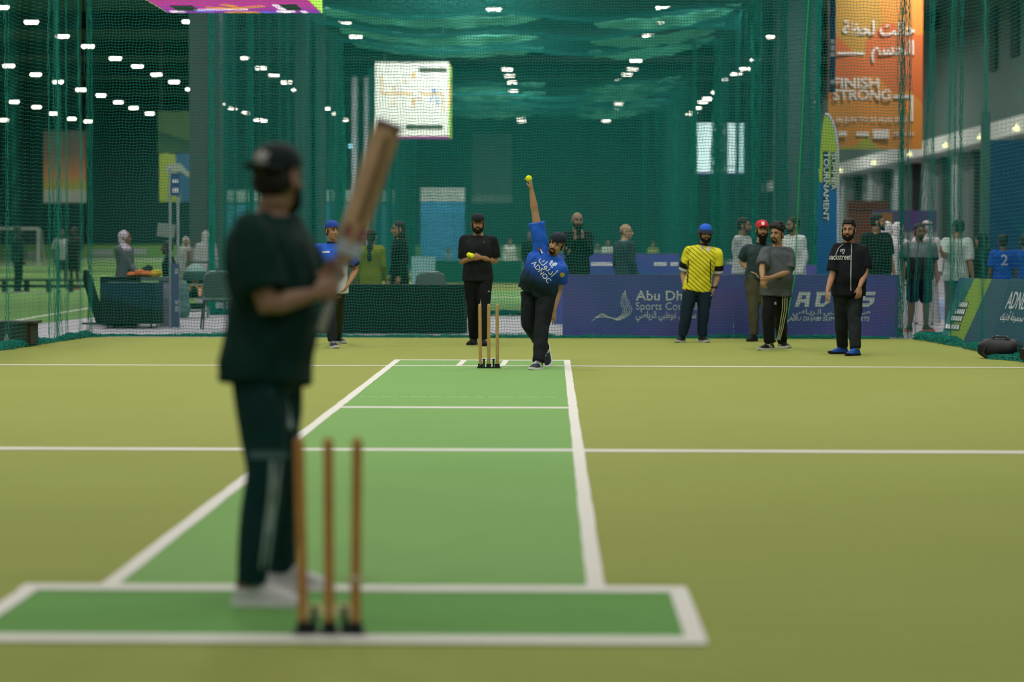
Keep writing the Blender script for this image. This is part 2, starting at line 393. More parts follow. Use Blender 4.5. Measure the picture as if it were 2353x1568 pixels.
    def face(s, brow='#120d0a'):
        M = s.HM; dk = mat('brow hair', '#15100d', .8); wh = mat('eye white', '#c9c4ba', .3, .03); ir = mat('eye iris', '#1a0f09', .25, .05)
        for x in (-1, 1):
            mb = MB(); mb.ell((.031 * x, .0775, .004), (.0145, .010, .0062), M, 12, 7); o = s._b(mb, 'eye', wh)
            mb = MB(); mb.ell((.031 * x, .0855, .004), (.0066, .0035, .0062), M, 10, 7); s._b(mb, 'iris', ir, o)
        mb = MB()
        for x in (-1, 1):
            mb.tube([M @ Vector(p) for p in ((.012 * x, .094, .022), (.030 * x, .0925, .029), (.052 * x, .078, .022))], [.0045 * s.hk, .005 * s.hk, .003 * s.hk], 7, round_ends=True)
            mb.tube([M @ Vector(p) for p in ((.016 * x, .0845, .009), (.031 * x, .087, .0125), (.047 * x, .077, .006))], [.0022 * s.hk] * 3, 6, round_ends=True)
        s._b(mb, 'eyebrows', dk)
        mb = MB(); mb.tube([M @ Vector(p) for p in ((-.023, .0845, -.069), (0, .0965, -.0685), (.023, .0845, -.069))], [.0025 * s.hk, .0045 * s.hk, .0025 * s.hk], 8, round_ends=True)
        s._b(mb, 'lips', mat('lip ' + s.skin, tuple(a * b_ for a, b_ in zip(lin(s.skin), (.62, .42, .42))), .45))
        return s
    def lump(s, mb, name, m, vox, amp=0.0, freq=60, smooth=3, parent=None, stretch=(1, 1, 1), key=None):
        co, q, no = remesh(mb, vox * (1.5 if s.detail == 0 else 1), smooth)
        if amp: co = co + no * (amp * waves(co, s.seed, freq, stretch))[:, None]
        if key: s.bv[key] = BVHTree.FromPolygons(co.tolist(), q.tolist())
        me = np_mesh(name, co - np.array(s.base), q)
        for x in (m if isinstance(m, (list, tuple)) else [m]): me.materials.append(x)
        return link(name, me, parent or s.root)
    def beard(s, kind='full', col='#14100e'):
        M = s.HM; mb = MB(); k = s.hk; T = lambda ps, rs: mb.tube([M @ Vector(p) for p in ps], [r * k for r in rs], 10, round_ends=True)
        if kind in ('full', 'long'):
            T([(-.066, .022, -.005), (-.063, .03, -.045), (-.05, .045, -.082), (-.026, .068, -.10), (0, .078, -.106), (.026, .068, -.10), (.05, .045, -.082), (.063, .03, -.045), (.066, .022, -.005)], [.007, .013, .019, .023, .025, .023, .019, .013, .007])
            T([(-.044, .062, -.062), (-.03, .078, -.082), (0, .088, -.092), (.03, .078, -.082), (.044, .062, -.062)], [.008, .010, .011, .010, .008])
            T([(-.034, .078, -.07), (-.022, .092, -.056), (0, .098, -.051), (.022, .092, -.056), (.034, .078, -.07)], [.006, .0065, .006, .0065, .006])
            if kind == 'long': mb.ell((0, .062, -.135), (.052, .034, .05), M); mb.ell((0, .06, -.165), (.036, .026, .035), M)
        else:
            T([(-.034, .076, -.075), (-.024, .092, -.056), (0, .098, -.051), (.024, .092, -.056), (.034, .076, -.075)], [.0055, .006, .0055, .006, .0055])
            T([(-.034, .076, -.075), (-.03, .074, -.095), (0, .084, -.108), (.03, .074, -.095), (.034, .076, -.075)], [.0055, .009, .013, .009, .0055]); mb.ell((0, .089, -.086), (.014, .008, .008), M)
        s.lump(mb, 'beard', mat('beard ' + col, col, .9, .25, 220, .15), .0042, .0012, 260, 1); return s
    def hair(s, kind='short', col='#14110f'):
        M = s.HM; mb = MB(); m = mat('hair ' + col, col, .65, .3, 160, .35); E = lambda c, r: mb.ell(c, r, M)
        if kind == 'undercap': E((0, -.040, -.014), (.0785, .070, .064)); E((0, -.038, .034), (.080, .074, .042)); E((-.073, .012, .0), (.007, .016, .034)); E((.073, .012, .0), (.007, .016, .034))
        elif kind != 'shaved': E((0, -.022, .050), (.083, .098, .082)); E((0, -.045, -.005), (.076, .068, .075)); E((-.073, .012, .0), (.007, .016, .034)); E((.073, .012, .0), (.007, .016, .034))
        if kind == 'fringe': E((0, .052, .088), (.062, .034, .022)); E((0, .0, .112), (.07, .078, .028))
        if kind == 'shaved': E((0, -.04, -.0), (.0765, .07, .06))
        if kind == 'curly':
            r = random.Random(s.seed)
            for i in range(70):
                a, b = r.uniform(-PI, PI), r.uniform(.05, 1.5); p = Vector((.088 * math.cos(a) * math.cos(b), .10 * math.sin(a) * math.cos(b) - .016, .06 + .085 * math.sin(b)))
                if p.y > .075 and p.z < .085: continue
                E(p, [r.uniform(.016, .026)] * 3)
            E((0, .03, .1), (.066, .062, .042))
        if kind == 'long':
            E((0, -.062, -.09), (.085, .055, .12)); E((.0, -.10, -.2), (.088, .05, .13)); E((0, -.125, -.29), (.078, .045, .09)); E((-.05, -.01, -.08), (.035, .055, .10)); E((.05, -.03, -.08), (.035, .05, .10))
        if kind == 'tail': E((0, -.095, -.06), (.052, .045, .10)); E((0, -.125, -.18), (.05, .04, .12)); E((0, -.14, -.30), (.044, .036, .10))
        s.lump(mb, 'hair', m, .0055, .003, 150, 2); return s
    def cap(s, cols, kind='front', logo=None, logo_col='#d8d8d8', tip=0.0):
        M = s.HM @ Matrix.Translation((0, -.014 if kind == 'back' else -.004, 0)) @ Matrix.Rotation(PI if kind == 'back' else 0, 4, 'Z') @ Matrix.Rotation(tip, 4, 'X'); m = mat('cap ' + cols[0], cols[0], .8, .1, 90); mb = MB(); rs = []
        for i in range(11):
            t = .03 + i * .149; c_, s_ = math.cos(t), math.sin(t)
            rs.append([M @ Vector((.087 * c_ ** .75 * math.cos(q), -.006 + .106 * c_ ** .75 * math.sin(q), .042 + .088 * s_)) for q in [2 * PI * j / 28 for j in range(28)]])
        rs = [[M @ Vector((.083 * math.cos(q), -.006 + .102 * math.sin(q), .042)) for q in [2 * PI * j / 28 for j in range(28)]]] + rs
        mb.rings(rs); mb.ell((0, -.006, .130), (.008, .008, .005), M)
        crown = s._b(mb, 'cap_crown', m); mb = MB(); top = []; bot = []; n = 18
        if kind == 'bucket':
            for r_, dz in ((0, 0), (.02, -.018), (.04, -.042)):
                top.append([M @ Vector(((.087 + r_) * math.cos(q), -.006 + (.106 + r_) * math.sin(q), .048 + dz)) for q in [2 * PI * j / 28 for j in range(28)]])
            for r_, dz in ((.04, -.045), (.02, -.022), (0, -.006)):
                top.append([M @ Vector(((.086 + r_) * math.cos(q), -.006 + (.105 + r_) * math.sin(q), .048 + dz)) for q in [2 * PI * j / 28 for j in range(28)]])
            mb.rings(top, cap=False, close=True)
        else:
            for side in (0, 1):
                for rr in ((0, .35, .7, 1) if side == 0 else (1, .7, .35, 0)):
                    ring = []
                    for j in range(n + 1):
                        q = math.radians(28 + 124 * j / n); x = .086 * math.cos(q); y = -.006 + .105 * math.sin(q); e = max(0.0, math.sin((q - math.radians(28)) / math.radians(124) * PI)) ** .7
                        ring.append(M @ Vector((x * (1 + .02 * rr), y + .072 * rr * e, .050 + .004 * rr - .026 * (x / .08) ** 2 * (.4 + rr * .6) - side * .0035)))
                    top.append(ring)
            for i in range(len(top)):
                k2 = (i + 1) % len(top); mb.add(top[i] + top[k2], [(j, j + 1, n + 2 + j, n + 1 + j) for j in range(n)])
        s._b(mb, 'cap_brim', mat('cap ' + cols[-1], cols[-1], .8, .1, 90), crown)
        if logo:
            bv = BVHTree.FromPolygons([Vector(p) + s.base for p in [v.co for v in crown.data.vertices]], [tuple(p.vertices) for p in crown.data.polygons])
            mb = MB(); f2 = (M.to_3x3() @ Vector((0, 1, 0))).normalized(); u2 = (M.to_3x3() @ Vector((0, 0, 1))).normalized(); r2 = (M.to_3x3() @ Vector((1, 0, 0))).normalized()
            for poly in logo: project(mb, bv, poly, M @ Vector((0, .2, .080)), r2, u2, -f2)
            s._b(mb, 'cap_logo', mat('print ' + logo_col, logo_col, .7, .05), crown)
        return s
    def shirt(s, m, sleeve=.8, hem=-.2, loose=.02, cuff=.0, amp=.0035, name='shirt', sl_r=(.082, .076)):
        J = s.J; mb = MB(); s.loft(mb, hem, .985, loose, keep=True, k=20); k = s.s
        for sd in 'LR':
            nk = J['neck'] + (J['pel'] - J['neck']).normalized() * .045 * k
            mb.tube([nk.lerp(J['sh' + sd], .2), nk.lerp(J['sh' + sd], .6), J['sh' + sd]], [.049 * k + loose * .3, .056 * k + loose * .45, .063 * k + loose * .45], 12, round_ends=True)
            a, e, w = J['sh' + sd], J['elb' + sd], J['wri' + sd]
            rr_ = s.ring(.60, 0); cc_ = sum(rr_, Vector((0, 0, 0))) / len(rr_); ed_ = rr_[0] if sd == 'L' else rr_[len(rr_) // 2]
            mb.tube([cc_.lerp(ed_, .45), cc_.lerp(ed_, .5).lerp(a, .6), a], [.082 * k, .078 * k, .066 * k + loose * .4], 14, round_ends=True)
            if sleeve <= 1: mb.tube([a, a.lerp(e, sleeve * .5), a.lerp(e, sleeve)], [.064 * k + loose * .6, sl_r[0] * k, sl_r[1] * k], 14)
            else: mb.tube([a, a.lerp(e, .5), e, e.lerp(w, .5), e.lerp(w, .97)], [.066 * k + loose * .5, .066 * k, .058 * k, .049 * k, .040 * k], 14)
        return s.lump(mb, name, m, (.013, .010, .009)[s.detail], amp * (1.9 if s.detail else .8), 34, 3, key='shirt', stretch=(1, 1, .75))
    def trousers(s, m, amp=.0035, loose=1.0, end=1.0, top=.14, name='trousers', shorts=False):
        J = s.J; mb = MB(); k = s.s; s.loft(mb, -.19, top, .012, k=9)
        for sd in 'LR':
            a, e, w = J['hip' + sd], J['kne' + sd], J['ank' + sd]; hemp = e.lerp(w, end)
            if shorts: mb.tube([a, a.lerp(e, .5), a.lerp(e, end)], [.102 * k * loose, .098 * k * loose, .094 * k * loose], 14)
            else: mb.tube([a, a.lerp(e, .4), a.lerp(e, .8), e, e.lerp(w, .35), e.lerp(w, .75), hemp], [.102 * k * loose, .096 * k * loose, .082 * k * loose, .077 * k * loose, .074 * k * loose, .066 * k * loose, .061 * k * loose], 14)
        return s.lump(mb, name, m, (.013, .010, .009)[s.detail], amp * (1.2 if s.detail else .8), 26, 3, key='trousers', stretch=(1.3, 1.3, .8))
    def robe(s, m, w0=.2, w1=.27, name='robe', sleeve=True, bottom=.03, amp=.004):
        J = s.J; mb = MB(); k = s.s; rs = [s.ring(t, .022, keep=True) for t in np.linspace(.985, 0, 10)]
        for i in range(1, 9):
            t = i / 8; c = J['pel'].copy(); c.z = J['pel'].z * (1 - t) + bottom * t
            rr = s.ring(0.0, .022 + (w1 - w0) * t * k * (.6 + .4 * t), keep=True, ctr=c); rs.append(rr)
        mb.rings(rs)
        for sd in 'LR':
            a, e, w = J['sh' + sd], J['elb' + sd], J['wri' + sd]; nk = J['neck'] - Z * .035 * k
            mb.tube([nk.lerp(a, .25), nk.lerp(a, .7), a], [.06 * k, .066 * k, .075 * k], 12, round_ends=True)
            mb.tube([a, a.lerp(e, .5), e, e.lerp(w, .5), e.lerp(w, .95)], [.076 * k, .073 * k, .068 * k, .062 * k, .06 * k], 14)
        return s.lump(mb, name, m, .013, amp, 26, 3, stretch=(1.4, 1.4, .25), key='shirt')
    def scarf(s, m, name='headscarf', drop=.0, band=False):
        M = s.HM; mb = MB(); E = lambda c, r: mb.ell(c, r, M)
        E((0, -.026, .028), (.093, .105, .10)); E((0, -.038, -.05), (.092, .085, .10)); E((0, -.02, -.14), (.10, .085, .08)); E((0, -.005, -.19), (.135, .10, .075))
        if drop: E((0, -.075, -.25), (.12, .05, .16))
        o = s.lump(mb, name, m, .008, .003, 60, 3, stretch=(1, 1, .4))
        if band:
            mb = MB(); mb.tube([M @ Vector((.094 * math.cos(q), -.026 + .107 * math.sin(q), .062)) for q in [2 * PI * j / 20 for j in range(20)]], .011 * s.hk, 8, close=True)
            s._b(mb, 'head_band', mat('black cord', '#0c0c0e', .8))
        return o
    def shoes(s, up, sole='#c8c6c0', lace=None, accent=None, boots=False, socks=None):
        mu = mat('shoe ' + up, up, .7, .15, 80); ms = mat('sole ' + sole, sole, .7, .06); k = s.s
        for sd in 'LR':
            d, u = s.toe[sd], s.fup[sd]; r = d.cross(u); o = s.J['ank' + sd] - u * .085 * k
            L = lambda x, y, z: o + (r * x + d * y + u * z) * k
            mb = MB(); rs = []
            for y, hw, ht in ((-.072, .014, .045), (-.066, .028, .068), (-.045, .035, .098), (-.005, .039, .112), (.03, .040, .104), (.065, .042, .083), (.11, .046, .064), (.155, .045, .05), (.185, .036, .04), (.203, .018, .03)):
                rs.append([L(hw * math.copysign(abs(math.cos(q)) ** .7, math.cos(q)), y, .016 + (ht - .016) * max(0, math.sin(q)) ** .8) for q in [PI * j / 12 for j in range(13)]])
            mb.rings(rs); sh = s._b(mb, 'shoe', mu)
            mb = MB(); rs = []
            for y, hw in ((-.078, .016), (-.07, .030), (-.04, .038), (.0, .039), (.05, .041), (.1, .049), (.15, .049), (.185, .039), (.21, .018)):
                lift = max(0, (y - .15)) * .22
                rs.append([L(hw * cx, y, z + lift) for cx, z in ((-1, 0), (-1.03, .014), (-1, .027), (1, .027), (1.03, .014), (1, 0))])
            mb.rings(rs); s._b(mb, 'sole', ms, sh)
            if lace:
                mb = MB()
                for y in (.035, .05, .065, .08, .095):
                    z = np.interp(y, (.03, .065, .11), (.107, .086, .067)); mb.tube([L(-.026, y - .006, z - .012), L(0, y, z + .003), L(.026, y + .006, z - .012)], .0042 * k, 6)
                s._b(mb, 'laces', mat('laces ' + lace, lace, .8), sh)
            if accent:
                mb = MB()
                for sg in (-1, 1):
                    for (y0, y1) in ((.0, .07), (.03, .045), (-.02, .03)): mb.tube([L(sg * .041, y0, .035), L(sg * .043, (y0 + y1) / 2, .055), L(sg * .036, y1, .078)], .0045 * k, 6)
                s._b(mb, 'side_stripes', mat('laces ' + accent, accent, .8), sh)
            if socks:
                mb = MB(); a = s.J['ank' + sd]; mb.tube([L(0, -.015, .07), a.lerp(s.J['kne' + sd], .12), a.lerp(s.J['kne' + sd], .3)], [.043 * k, .043 * k, .046 * k], 12); s._b(mb, 'sock', mat('sock ' + socks, socks, .9))
        return s
    def collar(s, col, cuffs=None, sleeve=.8, r=.014):
        J = s.J; rg = s.ring(1.005, .010, 24); mb = MB()
        mb.tube(rg, r * s.s, 8, close=True); s._b(mb, 'collar', mat('cloth ' + col, col, .85))
        if cuffs:
            for sd in 'LR':
                a, e = J['sh' + sd], J['elb' + sd]; mb = MB(); mb.tube([a.lerp(e, sleeve - .10), a.lerp(e, sleeve + .02)], [.0815 * s.s, .0805 * s.s], 18); s._b(mb, 'cuff', mat('cloth ' + cuffs, cuffs, .85))
        return s
    def print_on(s, name, polys, col, origin, key='shirt', right=None, up=None, look=None, parent=None, off=.004):
        """shapes printed on the cloth: wrapped onto it along the look direction"""
        mb = MB(); o = Vector(origin); f = Vector(look) if look is not None else -s.f
        right = Vector(right) if right is not None else s.l.copy(); up = Vector(up) if up is not None else Z
        for p in polys: project(mb, s.bv[key], p, o - f * .5, right, up, f, off)
        if mb.f: return s._b(mb, name, mat('print ' + col, col, .75, .05), parent)
import bmesh
def refine(vs, fs, L=.016):
    """cut flat print shapes finely enough to wrap round a curved surface"""
    bm = bmesh.new(); v = [bm.verts.new((p[0], p[1], 0)) for p in vs]
    for q in fs:
        try: bm.faces.new([v[i] for i in q])
        except ValueError: pass
    for _ in range(4):
        bmesh.ops.triangulate(bm, faces=bm.faces[:])
        es = [e for e in bm.edges if e.calc_length() > L]
        if not es: break
        bmesh.ops.subdivide_edges(bm, edges=es, cuts=1)
    bmesh.ops.triangulate(bm, faces=bm.faces[:]); bm.verts.index_update()
    out = ([(p.co.x, p.co.y) for p in bm.verts], [tuple(p.index for p in q.verts) for q in bm.faces]); bm.free(); return out
def project(mb, bv, poly, o, right, up, d, off=.004):
    vs, fs = poly if isinstance(poly, tuple) else (poly, [tuple(range(len(poly)))])
    vs, fs = refine(vs, fs)
    out, ok = [], []
    for v in vs:
        p = o + right * v[0] + up * v[1]; h = bv.ray_cast(p, d, 1.5)
        out.append((h[0] - d * off) if h[0] is not None else p); ok.append(h[0] is not None)
    fs = [q for q in fs if all(ok[i] for i in q)]
    if fs: mb.add(out, fs)
def strip(pts, w, n=1):
    """a flat ribbon of width w along 2-D points, as (verts, faces)"""
    vs = []; fs = []
    for i, (x, y) in enumerate(pts):
        a = pts[max(i - 1, 0)]; b = pts[min(i + 1, len(pts) - 1)]; dx, dy = b[0] - a[0], b[1] - a[1]; L = math.hypot(dx, dy) or 1
        ww = w[i] if hasattr(w, '__len__') else w
        vs += [(x - dy / L * ww / 2, y + dx / L * ww / 2), (x + dy / L * ww / 2, y - dx / L * ww / 2)]
        if i: fs.append((2 * i - 2, 2 * i - 1, 2 * i + 1, 2 * i))
    return vs, fs
def textp(body, size, bold=.0, cx=0, cy=0, rot=0.0, sx=1.0, spacing=1.0, shear=0.0):
    vs, fs = text_mesh(body, size, bold, 0.0, 'CENTER', shear, spacing, sx); c, s_ = math.cos(rot), math.sin(rot)
    return [(cx + v[0] * c - v[1] * s_, cy + v[0] * s_ + v[1] * c) for v in vs], fs
def scaled(polys, k, cx=0, cy=0):
    out = []
    for p in polys:
        if isinstance(p, tuple): out.append(([(cx + x * k, cy + y * k) for x, y in p[0]], p[1]))
        else: out.append([(cx + x * k, cy + y * k) for x, y in p])
    return out
def leaf(cx, cy, a, L, w):
    c, s_ = math.cos(a), math.sin(a); pts = [(0, 0), (L * .3, w * .42), (L * .6, w * .5), (L * .85, w * .3), (L, 0), (L * .85, -w * .3), (L * .6, -w * .5), (L * .3, -w * .42)]
    return [(cx + x * c - y * s_, cy + x * s_ + y * c) for x, y in pts]
TREFOIL = [leaf(0, -.1, PI / 2, .95, .62), leaf(-.1, -.1, PI * .74, .9, .5), leaf(.1, -.1, PI * .26, .9, .5)] + [strip([(-.75, y), (.75, y)], .1) for y in (-.2, -.38)] + [strip([(-.8, -.65), (.8, -.65)], .2)]
# ------------------------------------------------------------------ the hall
def slab(name, x0, y0, x1, y1, z0, z1, m, kind='structure', parent=None, label=None):
    o = MB().box((x0, y0, z0), (x1, y1, z1)).build(name, m, parent, False)
    if kind: o['kind'] = kind
    if label: o['label'] = label
    return o
M_CONC = mat('pale concrete', '#95919a', .6, .06, 3.0)
M_DARK = mat('dark hall steel', '#16211f', .9, .2, 1.5)
M_TURF = turf_mat('olive turf', '#7f873e', '#939951', '#888f49')
M_PITCH = turf_mat('pitch green', '#67904c', '#7ea562', '#739b57')
M_CREASE = turf_mat('crease green', '#588744', '#689852', '#60904b')
M_FIELD = turf_mat('football turf', '#557a3c', '#67894a', '#5e8243')
M_WHITE = mat('white line paint', '#d2cfc6', .85, .04, 40)
slab('floor', -46, -4, 24, 190, -.30, 0, M_CONC)
slab('wall_far', -46, 186, 24, 187, 0, 11, mat('far wall', '#1f3838', .9, .15, .4))
slab('wall_left', -46.6, -4, -46, 187, 0, 11, mat('far wall', '#1f3838', .9, .15, .4))
slab('ceiling', -46, -4, 24, 187, 10.6, 10.9, mat('ceiling dark', '#2c3c3d', .95, .2, .6))
for i in range(10):
    y = 44 + i * 15
    slab('trim_%d' % (i + 1), -46, y, 24, y + .35, 9.9, 10.6, M_DARK)
slab('floor_turf', -7.1, -4, 5.5, 37.0, 0, .003, M_TURF)
slab('floor_neighbour_turf', -6.4, 48, 4.95, 118, 0, .003, M_TURF)
slab('floor_neighbour_pitch', -3.0, 52, .6, 72, .003, .006, M_PITCH)
slab('floor_far_pitch', -3.0, 88, .6, 112, .003, .006, M_PITCH)
ft = MB(); a, b = ground(-140, 772), ground(235, 727)
ft.add([(-45, 46, .004), (a.x - 6, a.y - 4, .004), (a.x, a.y, .004), (b.x, b.y, .004), (-7.6, 60, .004), (-7.6, 172, .004), (-45, 172, .004)], [tuple(range(7))])
struct(ft.build('floor_football_turf', M_FIELD, None, False))
def floor_line(name, p, q, w, m=M_WHITE, z=.006, parent=None, jit=0.0):
    p, q = Vector(p), Vector(q); d = (q - p).normalized(); n = Vector((-d.y, d.x, 0)); L = (q - p).length; k = max(2, int(L / .35)) if jit else 2; vs = []; fs = []
    r = random.Random(int(abs(p.y * 97)) + int(w * 1000))
    for i in range(k):
        c = p.lerp(q, i / (k - 1)); j1, j2 = r.uniform(-jit, jit), r.uniform(-jit, jit)
        for s_, j in ((-1, j1), (1, j2)):
            for zz in (z, z - .003): vs.append(c + n * (s_ * w / 2 + j) + Z * (zz - c.z))
    for i in range(k - 1):
        a = i * 4; b = a + 4; fs += [(a, a + 2, b + 2, b), (a + 1, b + 1, b + 3, a + 3), (a, b, b + 1, a + 1), (a + 2, a + 3, b + 3, b + 2)]
    fs += [(0, 1, 3, 2), (4 * k - 4, 4 * k - 2, 4 * k - 1, 4 * k - 3)]
    o = MB().add(vs, fs).build(name, m, parent, False)
    if parent is None: o['kind'] = 'structure'
    return o
# football lines on the left
floor_line('floor_line', ground(-40, 750), ground(206, 709), .10, z=.008)
floor_line('floor_line', ground(-60, 672), ground(225, 672), .45, z=.008)
floor_line('floor_line', ground(-60, 612), ground(95, 612), .9, z=.008)

# pitch: mat, crease mat and painted lines
def Y(v): return ground(1176, v).y
pitch = empty('pitch_mat', (-.82, 10.4, .003), 'long green pitch mat running from the batter to the bowler, edged in white', 'pitch')
def on(parent, o): o.parent = parent; o.location = -Vector(parent.location); return o
def pslab(nm, x0, y0, x1, y1, z0, z1, m, par):
    o = MB().box((x0, y0, z0), (x1, y1, z1)).build(nm, m, None, False); return on(par, o)
yA, yB, yC, yD, yE, yF, yG = Y(1476), Y(1358), Y(1037), Y(939), Y(915), Y(842.5), Y(829.5)
XL, XR = -1.805, .183
pslab('playing_strip', XL, yB, XR, yG, .003, .006, M_PITCH, pitch)
for x in (XL, XR): on(pitch, floor_line('side_line', (x, yB, 0), (x, yG + .08, 0),   .075, z=.009, parent=pitch, jit=.003))
on(pitch, floor_line('crease_line', (XL, yG, 0), (XR, yG, 0), .16, z=.0082, parent=pitch))
on(pitch, floor_line('crease_line', (XL, yD, 0), (XR, yD, 0), .17, z=.0082, parent=pitch))
r_ = random.Random(3); x = XL + .08; fl = MB()
while x < XR - .1:
    w = r_.uniform(.03, .14); fl = MB().box((x, yE - .04, .006), (x + w, yE + .04, .0075)); on(pitch, fl.build('worn_dash', mat('worn paint', '#8fb27c', .9, .1), pitch, False)); x += w + r_.uniform(.01, .05)
for x in (-1.02, -.53): on(pitch, floor_line('return_line', (x - .02, yF + .05, 0), (x, yG - .05, 0), .065, z=.0086, parent=pitch))
cm_ = empty('crease_mat', (-.8, yA, .003), 'darker green batting crease mat framed by white lines under the near stumps', 'mat')
pslab('mat_surface', -2.12, yA, .52, yB, .003, .0065, M_CREASE, cm_)
on(cm_, floor_line('crease_line', (-2.15, yA, 0), (.55, yA, 0), .17, z=.010, parent=cm_))
on(cm_, floor_line('crease_line', (-2.15, yB, 0), (.55, yB, 0), .17, z=.010, parent=cm_))
for x in (-2.10, .515): on(cm_, floor_line('end_line', (x, yA, 0), (x, yB, 0), .075, z=.0105, parent=cm_))
floor_line('floor_line', (-6.9, yF - .06, 0), (XL, yF, 0), .14, z=.007, jit=.01)
floor_line('floor_line', (XL, yF, 0), (XR, yF, 0), .14, z=.0083)
floor_line('floor_line', (XR, yF, 0), (5.4, yF - .05, 0), .14, z=.007, jit=.01)
floor_line('floor_line', (-6.9, yC + .05, 0), (XL, yC, 0), .18, z=.007, jit=.01)
floor_line('floor_line', (XL, yC, 0), (XR, yC, 0), .18, z=.0083)
floor_line('floor_line', (XR, yC, 0), (5.4, yC - .06, 0), .18, z=.007, jit=.01)
floor_line('floor_line', (-2.9, 70, 0), (-2.9, 55, 0), .1, z=.009); floor_line('floor_line', (.45, 52, 0), (.45, 72, 0), .1, z=.009); floor_line('floor_line', (-3, 63, 0), (.6, 63, 0), .3, z=.009)

# right side of the hall: white concourse wall with a lit ledge
M_WALLW = mat('white wall', '#8e9491', .7, .06, 1.2); M_SHADE = mat('grey cladding', '#6d7a7b', .7, .08, 1.0)
slab('wall_right', 16.6, 60, 17.2, 187, 0, 4.9, M_SHADE)
slab('wall_right_upper', 15.6, 60, 16.2, 187, 5.5, 10.6, mat('grey green wall', '#4c5c56', .8, .08, .8))
slab('trim_11', 15.2, 60, 16.6, 187, 4.9, 5.5, mat('ledge white', '#b9bcb6', .6, .03, 1.0))
for i, y in enumerate((86, 92, 99, 107, 116, 126, 138, 152)):
    slab('trim_%d' % (12 + i), 16.2, y, 16.6, y + 1.0, 0, 4.9, mat('dark joint', '#39423f', .8, .1))
    slab('trim_%d' % (22 + i), 15.9, y + 2.2, 16.6, y + 3.6, 0, 4.9, M_WALLW)
for i, y in enumerate((84, 91, 99, 109, 121, 135)):
    e = MB(); e.lathe([(.0, 0), (.1, 0), (.12, .05), (.1, .1), (0, .1)], (0, 0, 0), 14); e.box((-.02, -.06, .1), (.02, .06, .2))
    o = e.build('ledge_light', mat('ledge lamp', '#ffffd8', .4, .02, emit='#f5f5a8', es=1.6)); o.location = (15.12, y, 5.0)
    tag(o, 'small round yellow light set in the white ledge of the right wall', 'light', 'ledge lights on the right wall')
for i, (u, y, w) in enumerate(((470, 64, .38), (702, 84, .34), (728, 84, .22))):
    p = at(u, 400, y); slab('trim_%d' % (40 + i), p.x - w, y, p.x + w, y + .8, 0, 10.6, mat('pillar grey', '#485355', .8, .06, .8))
for i, u in enumerate((815, 843)):
    p = at(u, 400, 105); o = MB().lathe([(.11, 0), (.11, 8.0), (.09, 8.05), (0, 8.06)], (0, 0, 0), 16).build('banner_mast', mat('mast white', '#b7b9c4', .5, .04)); o.location = (p.x, 105, 0)
    tag(o, ('left' if i == 0 else 'right') + ' one of the two tall pale masts behind the raised bat', 'mast')
for i, (y, z0_, z1_) in enumerate(((86.2, 7.6, 10.3), (90.4, 7.4, 9.6))): slab('trim_%d' % (46 + i), 15.5, y, 15.62, y + 1.3, z0_, z1_, M_DARK)
p = at(1838, 400, 76); slab('trim_45', p.x - .7, 76, p.x + .45, 77, 0, 10.6, mat('pillar grey', '#5f6a6c', .8, .06, .8))

# ------------------------------------------------------------------ nets: real strands of twine
M_NET = mat('green twine', '#167668', .8, .25, 30, .2)
M_NET2 = mat('deep green twine', '#075c58', .8, .2, 12, .2); M_NET3 = mat('bunched green twine', '#2c9a8c', .8, .2, 12, .2); M_NET4 = mat('lit green twine', '#7fd8c4', .8, .15, 12, .2)  # last two: same netting, its brightness where dense and lit put into the colour
def translucent(m, col, k=.5):
    n, l = m.node_tree.nodes, m.node_tree.links; b = n['Principled BSDF']; t = n.new('ShaderNodeBsdfTranslucent'); t.inputs['Color'].default_value = (*lin(col), 1)
    x = n.new('ShaderNodeMixShader'); x.inputs[0].default_value = k; o = n['Material Output']; l.new(b.outputs[0], x.inputs[1]); l.new(t.outputs[0], x.inputs[2]); l.new(x.outputs[0], o.inputs['Surface'])
translucent(M_NET3, '#5ad6c0', .5); translucent(M_NET4, '#b4f4e6', .6)
def net_mesh(name, Pg, r, m, na, ua, va, parent=None, strands='uv'):
    """Pg[i, j] = knot positions; na, ua, va: normal and strand directions for the twine's section"""
    nu, nv = Pg.shape[:2]; na, ua, va = [np.array(x, float) for x in (na, ua, va)]
    cs, qs, base = [], [], 0
    for along in strands:
        G = Pg if along == 'u' else Pg.transpose(1, 0, 2); w = va if along == 'u' else ua; k, s_ = G.shape[:2]
        r2 = r if along == 'u' else r * .7; offs = [na * r2, -.5 * na * r2 + .87 * w * r2, -.5 * na * r2 - .87 * w * r2]
        V = np.stack([G + o for o in offs], 2)                      # k, s, 3, 3
        cs.append(V.reshape(-1, 3)); idx = base + np.arange(k * s_ * 3).reshape(k, s_, 3)
        for t in range(3):
            t2 = (t + 1) % 3
            qs.append(np.stack([idx[:-1, :, t], idx[:-1, :, t2], idx[1:, :, t2], idx[1:, :, t]], -1).reshape(-1, 4))
        base += k * s_ * 3
    me = np_mesh(name, np.concatenate(cs), np.concatenate(qs)); me.materials.append(m)
    return link(name, me, parent, True)
